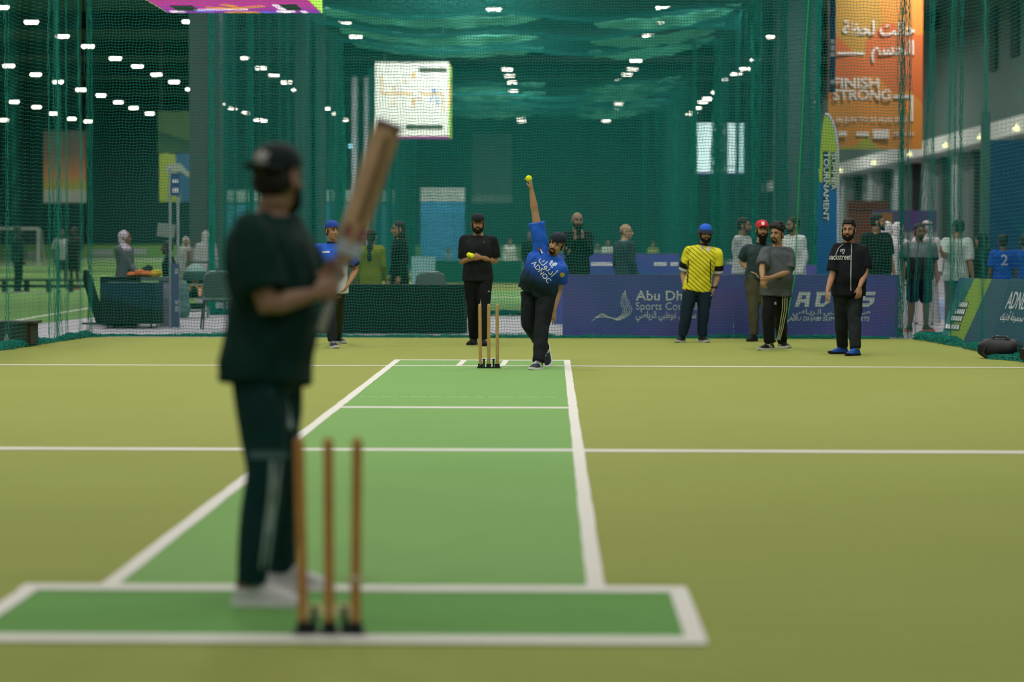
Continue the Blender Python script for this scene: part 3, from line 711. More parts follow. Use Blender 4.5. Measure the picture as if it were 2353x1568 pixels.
def wall_net(name, p0, p1, h, cell, r, m, label, parent=None, wave=.10, seed=1, z0=.03, gather=(), strands='uv', sag=.0):
    p0, p1 = np.array(p0, float), np.array(p1, float); L = np.linalg.norm(p1 - p0); d = (p1 - p0) / L; n = np.array((-d[1], d[0]))
    nu = int(L / cell) + 1; nv = int((h - z0) / cell) + 1; g = np.random.default_rng(seed)
    u = np.linspace(0, L, nu); v = np.linspace(z0, h, nv); U, V = np.meshgrid(u, v, indexing='ij')
    for c, w, amt in gather: U = U - amt * (U - c) * np.exp(-((U - c) / w) ** 2)
    off = np.zeros_like(U); rise = np.zeros_like(U)
    for i in range(6):
        k = g.uniform(.5, 3.2); ph = g.uniform(0, 6.28); off += np.sin(U * k + ph + .25 * np.sin(V * 1.1 + ph)) * g.uniform(.3, 1) / 3.0
        rise += np.sin(U * g.uniform(.4, 1.6) + g.uniform(0, 6.28)) * g.uniform(.2, 1) / 6
    off *= wave * (.35 + .65 * np.sin(np.clip(V / h, 0, 1) * PI) + .45 * np.exp(-V / .5))
    U = U + .011 * np.sin(V * 17 + U * 5); Vz = V + rise * .10 * (.4 + V / h) + .006 * np.sin(U * 23 + V * 3) - sag * np.sin(U / L * PI) * (V / h)
    X = p0[0] + d[0] * U + n[0] * off; Yy = p0[1] + d[1] * U + n[1] * off
    Pg = np.stack([X, Yy, np.maximum(Vz, .012)], -1)
    o = net_mesh(name, Pg, r, m, (n[0], n[1], 0), (d[0], d[1], 0), (0, 0, 1), parent, strands)
    if label: tag(o, label, 'net')
    return o
def tangle(name, pts, rad, m, parent, n=30, tr=.0045, seed=5, lump=.5):
    """net bunched up on the floor: many loose twines wound along a line"""
    g = np.random.default_rng(seed); pts = np.array(pts, float); seg = np.linalg.norm(np.diff(pts, axis=0), axis=1); s_ = np.concatenate([[0], np.cumsum(seg)]); L = s_[-1]
    k = int(L / .045) + 2; t = np.linspace(0, L, k); C = np.stack([np.interp(t, s_, pts[:, i]) for i in range(3)], -1); D = np.gradient(C, axis=0); D /= np.linalg.norm(D, axis=1)[:, None]; Nn = np.stack([-D[:, 1], D[:, 0], 0 * t], -1)
    swell = 1 + lump * (np.sin(t * 1.7 + seed) * .5 + np.sin(t * 4.1 + 2 * seed) * .35 + np.sin(t * 9.3) * .15); mb_c, mb_q, base = [], [], 0
    for i in range(n):
        a0 = g.uniform(0, PI); w = g.uniform(2, 9); ph = g.uniform(0, 6.28); rr = rad * swell * g.uniform(.25, 1.0)
        a = a0 + 1.4 * np.sin(t * w + ph) + g.normal(0, .35, k)
        P_ = C + Nn * (np.cos(a) * rr * 1.35)[:, None]; P_[:, 2] += np.abs(np.sin(a)) * rr + .004; P_ += g.normal(0, .004, P_.shape); P_[:, 2] = np.maximum(P_[:, 2], .009)
        V = np.stack([P_ + np.array(o) * tr for o in ((0, 0, 1), (.87, 0, -.5), (-.87, 0, -.5))], 1); idx = base + np.arange(k * 3).reshape(k, 3)
        for q in range(3): mb_q.append(np.stack([idx[:-1, q], idx[:-1, (q + 1) % 3], idx[1:, (q + 1) % 3], idx[1:, q]], -1))
        mb_c.append(V.reshape(-1, 3)); base += k * 3
    me = np_mesh(name, np.concatenate(mb_c), np.concatenate(mb_q)); me.materials.append(m); return link(name, me, parent)
def gathered(name, p, h, rad, m, parent, n=22, seed=2, lean=(0, 0), tr=.006, z0=.0):
    g = np.random.default_rng(seed); k = int(h / .07); z = np.linspace(z0, h, k); cs, qs, base = [], [], 0
    for i in range(n):
        a = g.uniform(0, 6.28); ph = g.uniform(0, 6.28, 2); w = g.uniform(1.5, 8, 2); rr = rad * g.uniform(.15, 1) * (1 + .35 * np.sin(z * .9 + seed) + .7 * np.exp(-z / .35))
        x = p[0] + lean[0] * z / h + np.cos(a + .6 * np.sin(z * w[0] + ph[0])) * rr + g.normal(0, .006, k); y = p[1] + lean[1] * z / h + np.sin(a + .6 * np.sin(z * w[1] + ph[1])) * rr
        P_ = np.stack([x, y, z + .012], -1); V = np.stack([P_ + np.array(o) * tr for o in ((1, 0, 0), (-.5, .87, 0), (-.5, -.87, 0))], 1); idx = base + np.arange(k * 3).reshape(k, 3)
        for q in range(3): qs.append(np.stack([idx[:-1, q], idx[:-1, (q + 1) % 3], idx[1:, (q + 1) % 3], idx[1:, q]], -1))
        cs.append(V.reshape(-1, 3)); base += k * 3
    me = np_mesh(name, np.concatenate(cs), np.concatenate(qs)); me.materials.append(m); return link(name, me, parent)
NB = 37.0; CELL = .0415; TW = .0031
back = wall_net('cage_net', (-6.72, NB + .25), (5.05, NB), 5.6, CELL, .0036, M_NET, 'green mesh net hung across the far end of the cage behind the bowler', wave=.10, seed=4, gather=((.0, .5, .45), (11.75, .4, .6)))
tangle('net_hem', [(-6.9, NB - .3, 0), (-6.1, NB + .16, 0), (-3, NB - .02, 0), (0, NB - .08, 0), (2.2, NB - .05, 0), (4.0, NB - .08, 0), (4.85, NB - .1, 0)], .055, M_NET, back, 24, seed=3)
for (u, v, n_) in ((1722, 772, 2), (1880, 772, 4), (2040, 775, 6)):
    p = ground(u, v); tangle('net_pile', [(p.x - .22, p.y, 0), (p.x, p.y + .03, 0), (p.x + .22, p.y, 0)], .13, M_NET, back, 34, seed=n_, lump=.25)
gathered('gathered_net', (5.02, NB - .02), 5.6, .085, M_NET, back, 26, 3, tr=.0032)
cord = MB(); cp = [at(u, v, NB - .06) for u, v in ((1862, -60), (1851, 120), (1842, 300), (1834, 470), (1830, 560), (1826, 640), (1815, 700), (1806, 745), (1803, 770))]; cord.tube(cp, .009, 6); cord.build('seam_cord', mat('cord green', '#159a52', .7, .2, 60), back)
left = wall_net('cage_net', (-6.72, NB + .2), (-7.15, 27.0), 5.6, .05, .0019, M_NET, 'green mesh net on the left side of the cage', wave=.16, seed=9, gather=((.35, .35, .7), (1.9, .45, .75), (3.2, .5, .4)))
wall_net('net_run', (-7.15, 27.0), (-7.2, -3.0), 5.6, .085, .0022, M_NET, None, left, .12, 91)
tangle('net_hem', [(-6.72, NB, 0), (-6.85, 35.0, 0), (-7.0, 33, 0), (-7.1, 30, 0), (-7.15, 27, 0), (-7.18, 12, 0), (-7.2, -3, 0)], .085, M_NET, left, 34, seed=8)
for (u, d, r, sd) in ((207, NB - .05, .045, 5), (132, 35.4, .06, 6), (155, 35.9, .02, 7), (115, 34.9, .02, 8), (18, 33.4, .03, 9)):
    p = at(u, 700, d); gathered('gathered_net', (p.x, p.y), 5.6, r, M_NET, left, 12 if r > .03 else 5, sd, tr=.003)
right = wall_net('cage_net', (5.42, NB + .3), (5.62, 26.5), 5.6, .05, .0019, M_NET, 'green mesh net on the right side of the cage, beside the open corner', wave=.17, seed=14, gather=((.5, .4, .7), (2.6, .5, .4)))
wall_net('net_run', (5.62, 26.5), (5.66, -3.0), 5.6, .085, .0022, M_NET, None, right, .12, 93)
tangle('net_hem', [(5.28, NB + .1, 0), (5.4, 35.8, 0), (5.5, 34, 0), (5.55, 31.6, 0), (5.6, 29, 0), (5.62, 26.6, 0), (5.65, 12, 0), (5.66, -3, 0)], .10, M_NET, right, 40, seed=12)
tangle('net_pile', [ground(2120, 779), ground(2150, 782), ground(2190, 786)], .13, M_NET, right, 40, seed=21, lump=.2)
tangle('net_pile', [ground(2280, 826), ground(2320, 829), ground(2370, 833)], .07, M_NET, right, 34, seed=22, lump=.2)
for (u, d, r, sd, lx) in ((2138, NB - .1, .06, 31, 0), (2098, NB + .15, .035, 32, .32), (2205, 35.3, .05, 33, 0), (2190, 35.6, .02, 34, 0), (2085, NB + .05, .05, 36, -.02)):
    p = at(u, 730, d); gathered('gathered_net', (p.x, p.y), 5.6, r, M_NET, right, 9 if r > .03 else 5, sd, lean=(lx, 0), tr=.003)

# the neighbouring cages further down the hall
def roof_net(name, x0, x1, y0, y1, z, cell, r, m, parent, swell=.3, step=6.0, seed=0):
    nu = int((x1 - x0) / cell) + 1; nv = int((y1 - y0) / cell) + 1; U, V = np.meshgrid(np.linspace(x0, x1, nu), np.linspace(y0, y1, nv), indexing='ij'); t = (U - x0) / (x1 - x0)
    Zz = z - swell * np.abs(np.sin((V - y0) / step * PI)) ** 1.5 - .25 * np.sin(t * PI) + .10 * np.sin(U * 1.3 + seed)
    return net_mesh(name, np.stack([U, V, Zz], -1), r, m, (0, 0, 1), (1, 0, 0), (0, 1, 0), parent)
def swag(name, x0, x1, y, z0, dep, m, parent, tilt=0.0, cell=.042, r=.019):
    k = int((x1 - x0) / cell) + 2; q = 9; U, V = np.meshgrid(np.linspace(0, 1, k), np.linspace(0, 1, q), indexing='ij'); prof = np.sin(np.clip(U, 0, 1) * PI) ** .6
    Zz = z0 + tilt * U - .14 * np.sin(U * PI) - dep * V * (.25 + .75 * prof) + .02 * np.sin(U * 30 + V * 4); Yy = y + .08 * np.sin(U * 22) * V + .25 * (V - .5)
    return net_mesh(name, np.stack([x0 + (x1 - x0) * U, Yy, Zz], -1), r, m, (0, 1, 0), (1, 0, 0), (0, 0, 1), parent)
def far_cage(label, x0, x1, y0, y1, h, c, r, cables, seed):
    n = wall_net('cage_net', (x0, y0), (x1, y0), h, c, r, M_NET2, label, wave=.22, seed=seed, gather=((.3, .5, .6), (x1 - x0 - .3, .5, .6)))
    n2 = wall_net('back_net', (x0, y1), (x1, y1), h, c * 1.25, r * 1.25, M_NET2, None, n, .22, seed + 1)
    wall_net('side_net', (x0, y0), (x0, y1), h, c * 1.6, r * 1.3, M_NET2, None, n, .22, seed + 2); wall_net('side_net', (x1, y0), (x1, y1), h, c * 1.6, r * 1.3, M_NET2, None, n, .22, seed + 3)
    roof_net('roof_net', x0, x1, y0, y1, h, c * 2.2, r * 1.4, M_NET2, n, seed=seed)
    tangle('net_hem', [(x0, y0 - .05, 0), ((x0 + x1) / 2, y0, 0), (x1, y0 - .05, 0)], .10, M_NET2, n, 14, .012, seed)
    for (x, y, rr) in ((x0, y0, .045), (x0 + .75, y0, .04), (x0, y1, .17), (x1, y0, .06), (x1, y1, .18), (x1 - .7, y1, .10), (x1, (y0 + y1) / 2, .12)): gathered('gathered_net', (x, y), h, rr, M_NET3, n, 60 if rr > .1 else 22, seed + int(y), tr=.013)
    for (y, z) in cables:
        swag('roof_swag', x0 + .4, x0 + (x1 - x0) * .54, y, z - .05, .24, M_NET4, n, -.15); swag('roof_swag', x0 + (x1 - x0) * .66, x1 - .1, y, z - .35, .24, M_NET4, n, .45)
    return n
far_cage('second green net cage, standing just beyond the grey walkway behind the bowler', -6.36, 4.95, 48.0, 77.0, 7.4, .055, .0046, ((66.6, 7.42), (72.6, 7.42), (77.2, 7.4)), 41)
far_cage('third green net cage, farthest down the hall behind the second one', -6.36, 4.95, 90.0, 117.0, 7.4, .08, .0066, ((97.0, 7.5), (103, 7.5), (111.0, 7.45), (115.5, 7.4)), 61)
# ------------------------------------------------------------------ the players inside the cage
def cloth(col, rough=.85, var=.12, scale=40): return mat('cloth ' + col, col, rough, var, scale, .2, bump=.15)
BLK = '#131a1b'; NAVY = '#10191f'
# batter, seen from behind and to the side, out of focus near the camera
p = Person('person in black t-shirt and backwards black cap raising a cricket bat, nearest the camera', 628, 9.95, 1.80, 68, detail=2, g=1.08, look=150, belly=.02,
           px=dict(pel=(614, 836, 0), neck=(626, 492, .05), head=(640, 410, .06), shR=(576, 540, -.17), shL=(655, 530, .20), elbR=(612, 704, -.24), wriR=(733, 664, -.10),
                   elbL=(712, 668, .22), wriL=(752, 640, .0), hipR=(596, 872, -.10), hipL=(632, 872, .10), kneR=(612, 1078, -.12), kneL=(640, 1078, .14)),
           feet=dict(R=('g', 580, 1396, 88), L=('g', 646, 1352, 78)), skin='#90705a')
hb_ = at(771, 625, 9.90) - at(738, 742, 9.86); hb_.normalize(); cam_dir = Vector((0, -1, 0))
p.J['wriR'] = at(722, 676, 9.84); p.J['wriL'] = at(742, 636, 9.96)
p.body(hk=dict(R=dict(dirv=(1, .25, .35), palm=(.15, .95, .1), thumb=(.2, .1, 1), curl=(1.15, 1.2, 1.2, 1.25), spread=0), L=dict(dirv=(.9, -.3, .3), palm=(-.1, -.95, 0), thumb=(.2, 0, 1), curl=(1.15, 1.2, 1.2, 1.2), spread=0)))
p.hair('undercap'); p.beard('full'); p.cap(['#06191b'], 'back', logo=scaled(TREFOIL, .044, 0, -.012), logo_col='#a5a59c', tip=.0)
p.shirt(cloth('#062b26', .9), sleeve=.80, hem=-.13, loose=.040, sl_r=(.098, .098), amp=.006)  # black shirt and trousers, green haze put into their colour
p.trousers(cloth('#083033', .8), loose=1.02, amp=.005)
p.shoes('#c4c0c2', '#dedcdb', lace='#d8d6d2')
# pale panels on the track pants
def on_leg(pp, name, pix, col, d, w=None, key='trousers'):
    mb = MB(); 
    for poly in pix:
        poly = list(poly); O = at(*poly[0], d); 
        pts = [at(u, v, d) for u, v in poly]; fs = [tuple(range(len(pts)))]
        vs = []
        for q in pts:
            dr = (q - Vector((0, 0, CH))).normalized(); h = pp.bv[key].ray_cast(Vector((0, 0, CH)) + dr * (d - 1.2), dr, 3); vs.append(h[0] - dr * .004 if h[0] is not None else None)
        if all(x is not None for x in vs): mb.add(vs, fs)
    return pp._b(mb, name, mat('print ' + col, col, .75, .05)) if mb.f else None
def ribbon(pts, w0, w1=None, k=10):
    out = []; w1 = w1 or w0; n = len(pts); seg = []
    for i in range(n - 1):
        for j in range(k): t = j / k; seg.append((pts[i][0] + (pts[i + 1][0] - pts[i][0]) * t, pts[i][1] + (pts[i + 1][1] - pts[i][1]) * t))
    seg.append(pts[-1]); N = len(seg) - 1
    for i in range(N):
        a, b = seg[i], seg[i + 1]; wa = (w0 + (w1 - w0) * i / N) / 2; wb = (w0 + (w1 - w0) * (i + 1) / N) / 2
        out.append(((a[0] - wa, a[1]), (a[0] + wa, a[1]), (b[0] + wb, b[1]), (b[0] - wb, b[1])))
    return out
def hband(u0, u1, v, h, k=10): return [((u0 + (u1 - u0) * i / k, v - h / 2), (u0 + (u1 - u0) * (i + 1) / k, v - h / 2), (u0 + (u1 - u0) * (i + 1) / k, v + h / 2), (u0 + (u1 - u0) * i / k, v + h / 2)) for i in range(k)]
on_leg(p, 'pale_panel', ribbon([(634, 1058), (628, 1140), (616, 1230), (606, 1310)], 26, 22), '#8d9ea0', 9.9)
on_leg(p, 'pale_panel', hband(572, 662, 1046, 18), '#456366', 9.9)
on_leg(p, 'pale_panel', ribbon([(640, 900), (656, 950), (672, 990)], 40, 10), '#7c8d90', 9.9)
batter = p
# the bat: blade with a spine down its back, handle and grip
a = at(736, 764, 9.84); tipc = at(893, 287, 10.06); ax = (tipc - a).normalized(); LB = (tipc - a).length
side = ax.cross(Vector((.32, -1, .1))).normalized(); nb = side.cross(ax)
BM = Matrix(((side.x, nb.x, ax.x, a.x), (side.y, nb.y, ax.y, a.y), (side.z, nb.z, ax.z, a.z), (0, 0, 0, 1)))
bat = empty('cricket_bat', a, 'wooden cricket bat raised by the batter, worn blade pointing up', 'bat')
mb = MB(); rs = []; z0 = .285
for z, w, t, sp in ((z0, .020, .018, .004), (z0 + .03, .038, .020, .012), (z0 + .07, .051, .018, .022), (z0 + .16, .054, .016, .028), (z0 + .32, .054, .017, .036), (z0 + .44, .054, .018, .034), (LB - .05, .054, .016, .020), (LB - .01, .052, .014, .012), (LB, .046, .011, .008)):
    rs.append([BM @ Vector(q) for q in ((-w, -t * .5, z), (-w, t * .45, z), (-w * .55, t * .6 + sp * .35, z), (-w * .12, t * .6 + sp, z), (w * .12, t * .6 + sp, z), (w * .55, t * .6 + sp * .35, z), (w, t * .45, z), (w, -t * .5, z), (w * .5, -t * .62, z), (-w * .5, -t * .62, z))])
mb.rings(rs)
wood = mat('willow wood', '#a58763', .6, .42, 7, .3)
blade = mb.build('blade', wood, bat, True, a); mb = MB(); mb.tube([BM @ Vector((0, .012 + h_, z)) for z, h_ in ((z0 + .17, .026), (z0 + .32, .034), (z0 + .44, .032), (LB - .06, .019))], .011, 8); mb.build('spine_ridge', mat('dark willow', '#6f5535', .6, .3, 12), blade, True, a)
mb = MB(); mb.tube([BM @ Vector((0, 0, z)) for z in (.0, .01, .12, .22, .31)], [.014, .018, .0165, .0165, .016], 12); mb.build('grip', mat('bat grip', '#8d8f88', .8, .1, 90), bat, True, a)
mb = MB(); mb.box((-.045, .026, z0 + .10), (.045, .034, z0 + .15), BM); mb.build('red_sticker', mat('sticker red', '#80504a', .5), blade, False, a)
mb = MB(); mb.box((-.046, .022, z0 + .03), (.046, .031, z0 + .09), BM); mb.build('grey_sticker', mat('sticker grey', '#98a4ac', .5), blade, False, a)
mb = MB(); mb.box((-.053, -.012, LB - .012), (.053, .030, LB + .004), BM); mb.build('toe_guard', mat('toe guard', '#6f5a63', .6), blade, False, a)

# bowler
p = Person('person in a blue and black sports shirt and navy cap bowling, right arm straight up', 1238, 28.35, 1.74, 8, detail=2, g=1.14, belly=.05, look=-14, tilt=(.36, -.12, .93),
           px=dict(pel=(1237, 664, .05), neck=(1266, 582, -.05), head=(1279, 561, -.10), shR=(1240, 553, -.02), shL=(1288, 618, -.05), elbR=(1229, 487, -.02), wriR=(1221, 436, -.05), elbL=(1283, 668, .02), wriL=(1272, 714, -.06),
                   hipR=(1219, 672, .10), hipL=(1255, 676, -.02), kneL=(1246, 748, -.16), kneR=(1214, 744, .02), ankL=(1238, 828, .0), ankR=(1250, 800, .42)),
           feet=dict(L=('v', (-.42, -.9, 0), (0, 0, 1)), R=('v', (.10, -.38, -.92), (-.45, -.85, .32))), skin='#a5805f')
p.J['ankL'] = ground(1237, 850) + Z * .085
p.body(hk=dict(R=dict(dirv=(-.10, -.12, 1), palm=(-.9, -.45, 0), thumb=(-.35, -.9, .1), curl=(.62, .66, .7, .8), spread=.02), L=dict(dirv=(-.12, -.1, -1), palm=(-.5, .4, 0), thumb=(-.95, -.3, .1), curl=.22, spread=.16)))
p.hair('undercap'); p.beard('goatee'); p.cap(['#141a2a'], 'back', tip=.1)
M_BOWL = ramp_mat('bowling shirt', [(0, '#0a1c22'), (.30, '#0d2a44'), (.62, '#14459e'), (1, '#1c58c0')], (.42, 0, .91), .80, 1.16, noise=.02)
p.shirt(M_BOWL, sleeve=.62, hem=-.12, loose=.041, sl_r=(.088, .092), amp=.006)
p.trousers(cloth('#121a1c', .75), loose=1.1, amp=.006)
p.shoes('#262b3a', '#dcdcdc', lace='#c8c8cc', accent='#dcdcdc')
rt = Vector((.64, 0, -.77)); upb = Vector((.77, 0, .64)); vw = Vector((0, 1, 0))
PR = lambda nm, polys, col, u, v: p.print_on(nm, polys, col, at(u, v, 28.2), right=rt, up=upb, look=vw)
PR('arabic_print', [textp(arabic('أدنوك'), .105, .006)], '#d5d8d4', 1252, 618)
PR('printed_name', [textp('ADNOC', .078, .004)], '#d5d8d4', 1240, 629)
PR('flag_print', [strip([(-.02, .01), (.03, -.006)], .012)], '#d9d9d9', 1243, 577); PR('flag_print', [strip([(-.022, .02), (-.010, -.016)], .013)], '#c03028', 1241, 575)
PR('flag_print', [strip([(-.012, -.012), (.034, -.022)], .012)], '#101010', 1243, 578)
PR('crest_print', [leaf(0, -.03, 1.2, .07, .04), leaf(-.02, -.03, 1.9, .05, .03), strip([(-.03, -.035), (.03, -.035)], .012)], '#c9d0e0', 1272, 606)
PR('sleeve_badge', [[(.03 * math.cos(q * PI / 3), .03 * math.sin(q * PI / 3)) for q in range(6)]], '#a99a3c', 1292, 632)
bowler = p
ballM = None
def ball(c, label, group=None, r=.036):
    mb = MB(); mb.lathe([(r * math.sin(t), -r * math.cos(t)) for t in [PI * (i + .15) / 16.3 for i in range(17)]], (0, 0, 0), 24)
    o = mb.build('tennis_ball', mat('ball felt', '#d9df17', .95, .12, 240, .1)); o.location = c; tag(o, label, 'ball', group)
    sm = MB(); sm.tube([Vector((r * 1.0 * math.cos(t) * math.cos(.42 * math.sin(2 * t)), r * math.sin(t) * math.cos(.42 * math.sin(2 * t)), r * math.sin(.42 * math.sin(2 * t)))) for t in [2 * PI * i / 40 for i in range(40)]], .0016, 6, close=True)
    sm.build('seam', mat('ball seam', '#e6ecb4', .9), o)
    return o
ball(at(1215, 410.5, 28.28), 'bright yellow ball held up in the bowler\'s raised hand')

# man in blue polo behind the bat
p = Person('person in blue and white polo and backwards blue cap behind the raised bat', 763, 33.6, 1.72, 18, g=1.12, belly=.03, look=30,
           px=dict(elbR=(708, 618, .12), wriR=(732, 652, -.06), elbL=(818, 620, .12), wriL=(799, 655, -.08), shR=(728, 573, 0), shL=(802, 573, 0), neck=(765, 558, 0), head=(764, 530, -.03), pel=(765, 662, 0), hipR=(752, 672, 0), hipL=(776, 672, 0)),
           feet=dict(R=('g', 764, 800, 20), L=('g', 776, 789, 35)), skin='#a17a58')
p.body(hk=dict(R=dict(dirv=(.5, -.25, -.75), palm=(.8, .2, .4), thumb=(-.3, .9, .1), curl=.3), L=dict(dirv=(-.45, -.25, -.8), palm=(-.8, .2, .4), thumb=(.3, .9, .1), curl=.25, spread=.1)))
p.hair('undercap'); p.cap(['#1d3f93'], 'back')
p.shirt(ramp_mat('blue white polo', [(0, '#c9ccd0'), (.46, '#c4c8d0'), (.5, '#1c4fae'), (1, '#1f57bd')], (0, 0, 1), .98, 1.30, noise=.10, nscale=26, interp='LINEAR'), sleeve=.72, hem=-.12, loose=.022)
p.trousers(cloth('#1c2428', .75)); p.shoes('#232a33', '#cfcfd0', lace='#8f97a0', accent='#c8c8cc'); p.collar('#12203c', '#12203c', .72)
p.print_on('chest_print', [strip([(-.045, 0), (.045, .006)], .022)], '#c8ccd6', at(752, 580, 33.4)); p.print_on('cap_print', [strip([(-.03, 0), (.0, .012), (.03, 0)], .01)], '#aab4cc', at(768, 512, 33.3), key='shirt')
# man in black holding balls
p = Person('person in black t-shirt and black cap holding yellow balls behind the far stumps', 1098, 34.4, 1.80, 4, g=1.08, look=2,
           px=dict(elbR=(1062, 603, .06), wriR=(1077, 596, -.16), elbL=(1138, 601, .06), wriL=(1105, 592, -.20), shR=(1068, 553, 0), shL=(1131, 553, 0), neck=(1099, 540, 0), head=(1098, 514, -.02)),
           feet=dict(R=('g', 1089, 793, -18), L=('g', 1109, 795, 14)), skin='#9c7553')
p.body(hk=dict(R=dict(dirv=(.5, -.7, .2), palm=(.3, .2, .9), thumb=(.2, -.4, .9), curl=.6), L=dict(dirv=(-.85, -.35, -.02), palm=(-.2, .5, .8), thumb=(-.2, -.3, .9), curl=.35)))
p.hair('undercap'); p.beard('full'); p.cap(['#141819'], 'front', tip=-.05); p.shirt(cloth('#171b1c'), sleeve=.82, hem=-.20); p.trousers(cloth('#101415'), loose=1.04); p.shoes('#0d0f10', '#15181a')
p.print_on('chest_mark', [scaled(TREFOIL, .018)][0], '#3a4042', at(1113, 556, 34.2)); p.print_on('pocket_mark', [strip([(-.014, 0), (.014, 0)], .008)], '#c8c8c8', at(1124, 670, 34.2), key='trousers')
ball(at(1084, 588, 34.13), 'yellow ball resting on the cupped hands of the person in the black cap', None, .034); ball(at(1078, 586, 34.18), 'yellow ball half hidden behind the fingers of the person in the black cap', None, .034)
# man in yellow
p = Person('person in a yellow sports shirt and blue hat, hands in pockets', 1608, 35.7, 1.73, 4, g=1.06, look=8, tilt=(.06, -.02, 1),
           px=dict(neck=(1618, 563, 0), head=(1621, 537, -.03), shR=(1584, 577, .0), shL=(1649, 583, 0), elbR=(1570, 628, .08), wriR=(1574, 664, -.02), elbL=(1649, 634, .06), wriL=(1641, 662, -.02), pel=(1602, 660, 0), hipR=(1586, 672, 0), hipL=(1619, 672, 0)),
           feet=dict(R=('g', 1567, 787, -24), L=('g', 1613, 787, 22)), skin='#a5805f')
p.body(hk=dict(R=dict(dirv=(.25, -.1, -1), palm=(1, 0, .2), thumb=(0, -1, 0), curl=.3), L=dict(dirv=(-.3, -.1, -1), palm=(-1, 0, .2), thumb=(0, -1, 0), curl=.3)))
p.hair('undercap'); p.beard('full'); p.cap(['#1f5cc4', '#0f1a2c'], 'bucket')
m, n, l, b = new_mat('yellow striped shirt'); tc = n.new('ShaderNodeTexCoord'); mp = n.new('ShaderNodeMapping'); mp.inputs['Rotation'].default_value = (0, .85, 0); wv = n.new('ShaderNodeTexWave'); wv.inputs['Scale'].default_value = 6.6; wv.inputs['Distortion'].default_value = .6; wv.inputs['Detail'].default_value = 1
l.new(tc.outputs['Object'], mp.inputs['Vector']); l.new(mp.outputs['Vector'], wv.inputs['Vector']); cr = n.new('ShaderNodeValToRGB'); l.new(wv.outputs['Fac'], cr.inputs['Fac']); e = cr.color_ramp.elements; e[0].position = .04; e[0].color = (*lin('#2a2a0c'), 1); e[1].position = .15; e[1].color = (*lin('#dcd31a'), 1)
sx = n.new('ShaderNodeSeparateXYZ'); l.new(tc.outputs['Object'], sx.inputs[0]); mr = n.new('ShaderNodeMapRange'); mr.inputs['From Min'].default_value = 1.30; mr.inputs['From Max'].default_value = 1.38; l.new(sx.outputs['Z'], mr.inputs['Value'])
ab = n.new('ShaderNodeMath'); ab.operation = 'ABSOLUTE'; l.new(sx.outputs['X'], ab.inputs[0]); m2 = n.new('ShaderNodeMapRange'); m2.inputs['From Min'].default_value = .19; m2.inputs['From Max'].default_value = .22; l.new(ab.outputs[0], m2.inputs['Value'])
mxm = n.new('ShaderNodeMath'); mxm.operation = 'MAXIMUM'; l.new(mr.outputs[0], mxm.inputs[0]); l.new(m2.outputs[0], mxm.inputs[1])
mx = n.new('ShaderNodeMix'); mx.data_type = 'RGBA'; l.new(mxm.outputs[0], mx.inputs['Factor']); l.new(cr.outputs['Color'], mx.inputs['A']); mx.inputs['B'].default_value = (*lin('#dcd31a'), 1); l.new(mx.outputs['Result'], b.inputs['Base Color']); b.inputs['Roughness'].default_value = .8
p.shirt(m, sleeve=.74, hem=-.10, loose=.022); p.collar('#16191c'); p.trousers(cloth('#0f2430', .8), loose=1.08, amp=.006); p.shoes('#141a1e', '#b0b0ae')
for sd in 'LR':
    a_, e_ = p.J['sh' + sd], p.J['elb' + sd]; mb = MB(); mb.tube([a_.lerp(e_, .52), a_.lerp(e_, .745)], [.0845, .0825], 18); p._b(mb, 'sleeve_band', cloth('#111416')); mb = MB(); mb.tube([a_.lerp(e_, .74), a_.lerp(e_, .86)], [.077, .074], 18); p._b(mb, 'white_cuff', cloth('#c4c6c6'))
p.print_on('chest_badge', [[(-.025, -.03), (.025, -.03), (.025, .03), (-.025, .03)]], '#c8ccd4', at(1630, 572, 35.5)); p.print_on('undershirt', [[(-.035, .05), (.035, .05), (0, -.06)]], '#9aa2b4', at(1616, 567, 35.5)); 
for (sx_, u0) in ((-1, 1584), (1, 1634)): p.print_on('side_stripe', [strip([(0, .16), (.004 * sx_, 0), (.012 * sx_, -.16)], .016)], '#16191c', at(u0, 625, 35.5))
mb = MB(); w_ = p.J['wriL']; mb.tube([w_ + Vector((.034 * math.cos(q), .034 * math.sin(q), .01)) for q in [2 * PI * i / 16 for i in range(16)]], .010, 8, close=True); wt = p._b(mb, 'wrist_watch', mat('watch black', '#0c0d0e', .4)); mb = MB(); mb.box((w_.x + .025, w_.y - .02, w_.z - .012), (w_.x + .042, w_.y + .02, w_.z + .03)); p._b(mb, 'watch_case', mat('watch black', '#0c0d0e', .4), wt)
# red cap
p = Person('person in a red cap with a long black beard and dark polo, hand on hip', 1742, 36.1, 1.78, 6, g=1.02, look=4,
           px=dict(elbR=(1704, 602, .10), wriR=(1726, 624, -.08), neck=(1748, 560, 0), head=(1751, 528, -.03), shR=(1717, 573, 0), shL=(1777, 572, 0), elbL=(1796, 602, .10), wriL=(1776, 630, -.02)),
           feet=dict(R=('g', 1733, 785, -28), L=('g', 1764, 786, 20)), skin='#a5805f')
p.body(hk=dict(R=dict(dirv=(.75, -.3, -.35), palm=(.6, .3, -.3), thumb=(-.1, .9, .3), curl=.25, spread=.12), L=dict(curl=.3)))
p.hair('undercap'); p.beard('long'); p.cap(['#c21f2c'], 'front', logo=[[(-.02, -.02), (.02, -.02), (.02, .025), (-.02, .025)]]); p.shirt(cloth('#2c3f40'), sleeve=.72, hem=-.20); p.collar('#22333c', '#1b2b34', .72); p.trousers(cloth('#4a4a37'), loose=1.05, amp=.006); p.shoes('#0c1012', '#1b1d1e', socks='#6f86a0')
